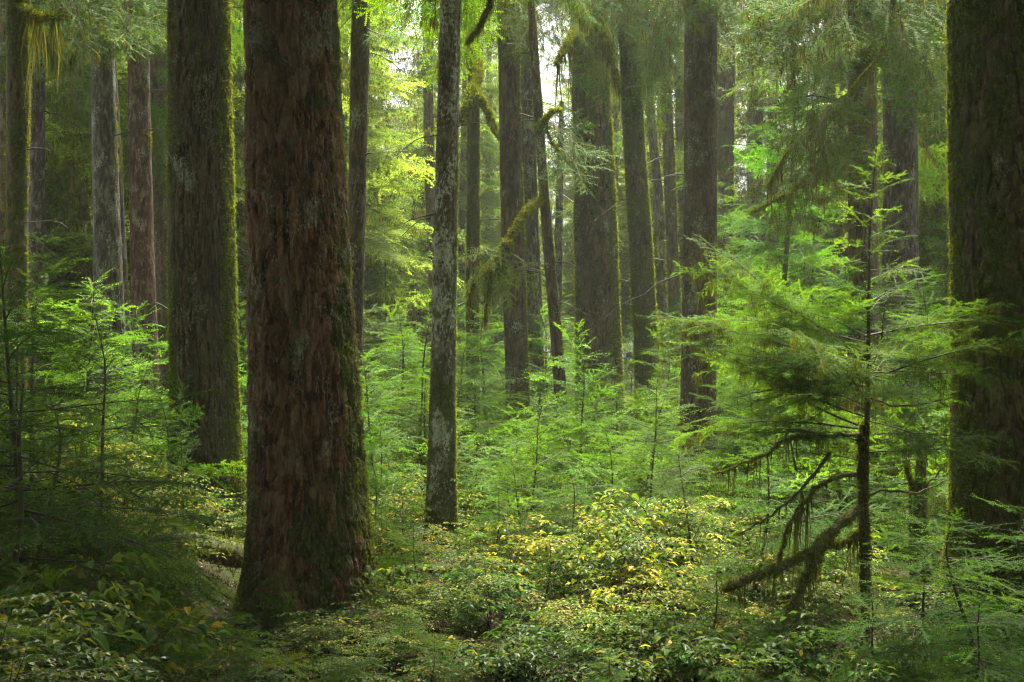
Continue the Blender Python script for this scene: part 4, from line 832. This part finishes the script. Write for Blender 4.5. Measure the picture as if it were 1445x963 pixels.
# ------------------------------------------------------------------ forest floor
def ground():
    def ax(lo, a, b, hi, st, k):
        return np.concatenate([lo + (a - lo) * (1 - np.linspace(1, 0, k, endpoint=False) ** 2 * 1.) if False else np.linspace(lo, a, k, endpoint=False), np.arange(a, b, st), np.linspace(b, hi, k)])
    xs = ax(-110, -14, 14, 110, .1, 40); ys = ax(-30, 4, 28, 170, .1, 50)
    X, Y = np.meshgrid(xs, ys)
    Z = gh(X, Y) + .035 * fbm(X * 4, Y * 4, 0, 3, 40) + .05 * np.maximum(0, fbm(X * 1.7, Y * 1.7, 0, 2, 41))
    mb = MB(); mb.grid(np.stack([X, Y, Z], -1), False)
    m, nt, out = newmat('forest_floor'); L = nt.links
    tc = N(nt, 'ShaderNodeTexCoord')
    n1 = N(nt, 'ShaderNodeTexNoise', i_Scale=1.1, i_Detail=5.); n2 = N(nt, 'ShaderNodeTexNoise', i_Scale=24., i_Detail=5., i_Roughness=.7)
    L.new(tc.outputs['Object'], n1.inputs['Vector']); L.new(tc.outputs['Object'], n2.inputs['Vector'])
    soil = ramp(nt, [(.3, (.014, .01, .006)), (.7, (.06, .04, .022))], n2.outputs[0]).outputs[0]
    moss = ramp(nt, [(.3, (.016, .026, .005)), (.7, (.05, .065, .01))], n2.outputs[0]).outputs[0]
    f = ramp(nt, [(.42, (0, 0, 0)), (.55, (1, 1, 1))], n1.outputs[0]).outputs[0]
    c = mixc(nt, f, soil, moss)
    p = N(nt, 'ShaderNodeBsdfPrincipled', i_Roughness=.9); p.inputs['Specular IOR Level'].default_value = .1; L.new(c, p.inputs['Base Color'])
    b = N(nt, 'ShaderNodeBump', i_Strength=.8, i_Distance=.04); L.new(n2.outputs[0], b.inputs['Height']); L.new(b.outputs[0], p.inputs['Normal']); L.new(p.outputs[0], out.inputs[0])
    o = mb.build('ground', [m]); o['kind'] = 'structure'
    rg = np.random.default_rng(99)
    def scatter(n, y0, y1):
        y = y0 + (y1 - y0) * rg.random(n) ** 1.3; x = (rg.random(n) - .5) * y * .8
        return x, y, gh(x, y) + .035 * fbm(x * 4, y * 4, 0, 3, 40) + .05 * np.maximum(0, fbm(x * 1.7, y * 1.7, 0, 2, 41))
    x, y, z = scatter(120000, 8, 30); keep = fbm(x * .9, y * .9, 0, 3, 60) > -.3; p = np.stack([x, y, z], 1)[keep]
    t, ti = tufts(rg, p, np.tile([0, 0, 1.], (len(p), 1)), .035, 3, 0.)
    mb = MB(); mb.tris(t, ti * .55); o = mb.build('moss_carpet', [M_CARPET]); o['kind'] = 'stuff'; o['label'] = 'green moss covering the forest floor'
    x, y, z = scatter(9000, 8, 22); n = len(x); p = np.stack([x, y, z + .012], 1); a = rg.uniform(0, 6.28, n)
    d = np.stack([np.cos(a), np.sin(a), rg.normal(0, .2, n)], 1); ln = rg.uniform(.02, .06, n)
    mb = MB(); q = leafquads(p, d, np.array([0, 0, 1.]) + rg.normal(0, .4, (n, 3)), ln, ln * .55); tt = rg.random(n); mb.quads(q, np.tile(tt, 4)); o = mb.build('leaf_litter', [M_LITTER]); o['kind'] = 'stuff'; o['label'] = 'fallen brown leaves strewn over the forest floor'
    x, y, z = scatter(6000, 8, 26); keep = fbm(x * .7 + 9, y * .7, 0, 3, 61) > .02; x, y, z = x[keep], y[keep], z[keep]; n = len(x)
    p = np.stack([x, y, z + rg.gamma(2., .06, n)], 1); a = rg.uniform(0, 6.28, n); d = np.stack([np.cos(a), np.sin(a), rg.normal(0, .25, n)], 1); ln = rg.uniform(.025, .065, n)
    mb = MB(); q = leafquads(p, d, np.array([0, 0, 1.]) + rg.normal(0, .35, (n, 3)), ln, ln * .6); tt = np.clip(.35 + .3 * vn(x, y, 0, 3) + rg.normal(0, .2, n), 0, 1); mb.quads(q, np.tile(tt, 4)); o = mb.build('ground_cover', [M_GRN]); o['kind'] = 'stuff'; o['label'] = 'low leafy ground cover under the shrubs'
ground()

# ------------------------------------------------------------------ labels by neighbourhood
LM = [(-400, 'left border'), (24, 'left moss-sleeved trunk'), (150, 'grey lichened trunk'), (287, 'broad dark trunk'), (430, 'thick reddish trunk'), (625, 'white-spotted trunk'), (728, 'dark straight trunk'), (843, 'broad centre trunk'), (987, 'lone dark trunk'), (1222, 'moss-draped young hemlock'), (1436, 'huge edge trunk'), (1900, 'right border')]
ORD = ['first', 'second', 'third', 'fourth', 'fifth', 'sixth', 'seventh', 'eighth', 'ninth', 'tenth', 'eleventh', 'twelfth', 'thirteenth', 'fourteenth', 'fifteenth', 'sixteenth', 'seventeenth', 'eighteenth', 'nineteenth', 'twentieth']
def autolabel(rows, kinds, cat, group):
    """rows: (px, object, kind word)"""
    B = {}
    for px, o, kd in rows:
        i = max(k for k in range(len(LM)) if LM[k][0] <= px); B.setdefault((i, kd), []).append((px, o))
    for (i, kd), L in B.items():
        L.sort(key=lambda a: a[0])
        for k, (px, o) in enumerate(L):
            a, b = LM[i][1], LM[i + 1][1]
            where = f'between {a} and {b}' if i > 0 and i < len(LM) - 2 else (f'left of the {b}' if i == 0 else f'right of the {a}')
            tag(o, f'only {kd} {where}' if len(L) == 1 else f'{ORD[k]} from left of {kd}s {where}', cat, group)
autolabel([(px, o, 'low dark hemlock sapling' if H < 1.7 and Y < 16 else 'tall bright young hemlock' if H > 4 else 'green hemlock sapling') for px, Y, H, o, l in SAP], 0, 'tree', 'young hemlocks of the understory')
autolabel([(px, o, 'large-leaved shrub' if pr[0] == 'b' else 'yellowing leafy shrub' if pr[0] == 'y' else 'green leafy shrub') for px, Y, H, o, pr in SHR], 0, 'shrub', 'leafy shrubs on the forest floor')
for px, Y, o in FAR:
    tag(o, 'pale hazy moss hung hemlock far back in the forest', 'tree', 'misty hemlocks in the background')

# ------------------------------------------------------------------ air
def haze(density=.0005):
    x0, x1, y0, y1, z0, z1 = -112, 112, -32, 172, -2, 31
    bm = MB(); v = np.array([[x, y, z] for z in (z0, z1) for y in (y0, y1) for x in (x0, x1)], float)
    for f in ((0, 2, 3, 1), (4, 5, 7, 6), (0, 1, 5, 4), (2, 6, 7, 3), (0, 4, 6, 2), (1, 3, 7, 5)): bm.quads(v[list(f)][None], 0)
    m, nt, out = newmat('haze'); pv = N(nt, 'ShaderNodeVolumePrincipled'); pv.inputs['Density'].default_value = density
    pv.inputs['Color'].default_value = (.9, .96, .88, 1); pv.inputs['Anisotropy'].default_value = .35
    nt.links.new(pv.outputs[0], out.inputs['Volume'])
    o = bm.build('haze', [m]); o['kind'] = 'stuff'; o['label'] = 'pale mist hanging between the trees'
haze()

# ------------------------------------------------------------------ light, camera
SUN_EL, SUN_AZ = 64., 14.       # sun ahead of the camera, slightly right (azimuth from +Y towards +X)
w = bpy.data.worlds.new('World'); SC.world = w; w.use_nodes = True; nt = w.node_tree
bg = nt.nodes['Background']; sky = nt.nodes.new('ShaderNodeTexSky'); sky.sky_type = 'NISHITA'; sky.sun_disc = False
sky.sun_elevation = math.radians(SUN_EL); sky.sun_rotation = math.radians(SUN_AZ); sky.dust_density = 3.; sky.air_density = 1.
hs = nt.nodes.new('ShaderNodeHueSaturation'); hs.inputs['Saturation'].default_value = .15
nt.links.new(sky.outputs[0], hs.inputs['Color']); nt.links.new(hs.outputs[0], bg.inputs[0]); bg.inputs[1].default_value = .05
sl = bpy.data.lights.new('sun', 'SUN'); sl.energy = 4.6; sl.angle = math.radians(20); sl.color = (1, .93, .76)
so = bpy.data.objects.new('sun', sl); COL.objects.link(so)
el, az = math.radians(SUN_EL), math.radians(SUN_AZ)
import mathutils
sd = mathutils.Vector((math.sin(az) * math.cos(el), math.cos(az) * math.cos(el), math.sin(el)))
so.rotation_euler = sd.to_track_quat('Z', 'Y').to_euler(); so.location = (0, 20, 40)

cam = bpy.data.cameras.new('camera'); cam.lens = 50; cam.sensor_width = 36; cam.clip_end = 1000; cam.clip_start = .05
co = bpy.data.objects.new('camera', cam); COL.objects.link(co); co.location = (0, 0, CAMZ); co.rotation_euler = (PI / 2, 0, 0); SC.camera = co

SC.view_settings.view_transform = 'Standard'; SC.view_settings.look = 'None'; SC.view_settings.gamma = 1.; SC.view_settings.use_curve_mapping = False
SC.view_settings.exposure = 3.0
cy = SC.cycles; cy.max_bounces = 5; cy.diffuse_bounces = 3; cy.glossy_bounces = 1; cy.transmission_bounces = 4; cy.volume_bounces = 0; cy.transparent_max_bounces = 8
cy.use_denoising = True; cy.denoiser = 'OPENIMAGEDENOISE'; cy.denoising_prefilter = 'NONE'; cy.denoising_input_passes = 'RGB_ALBEDO_NORMAL'; cy.use_adaptive_sampling = True; cy.adaptive_threshold = .008; cy.caustics_reflective = False; cy.caustics_refractive = False; cy.sample_clamp_indirect = 6
cy.filter_width = 1.2
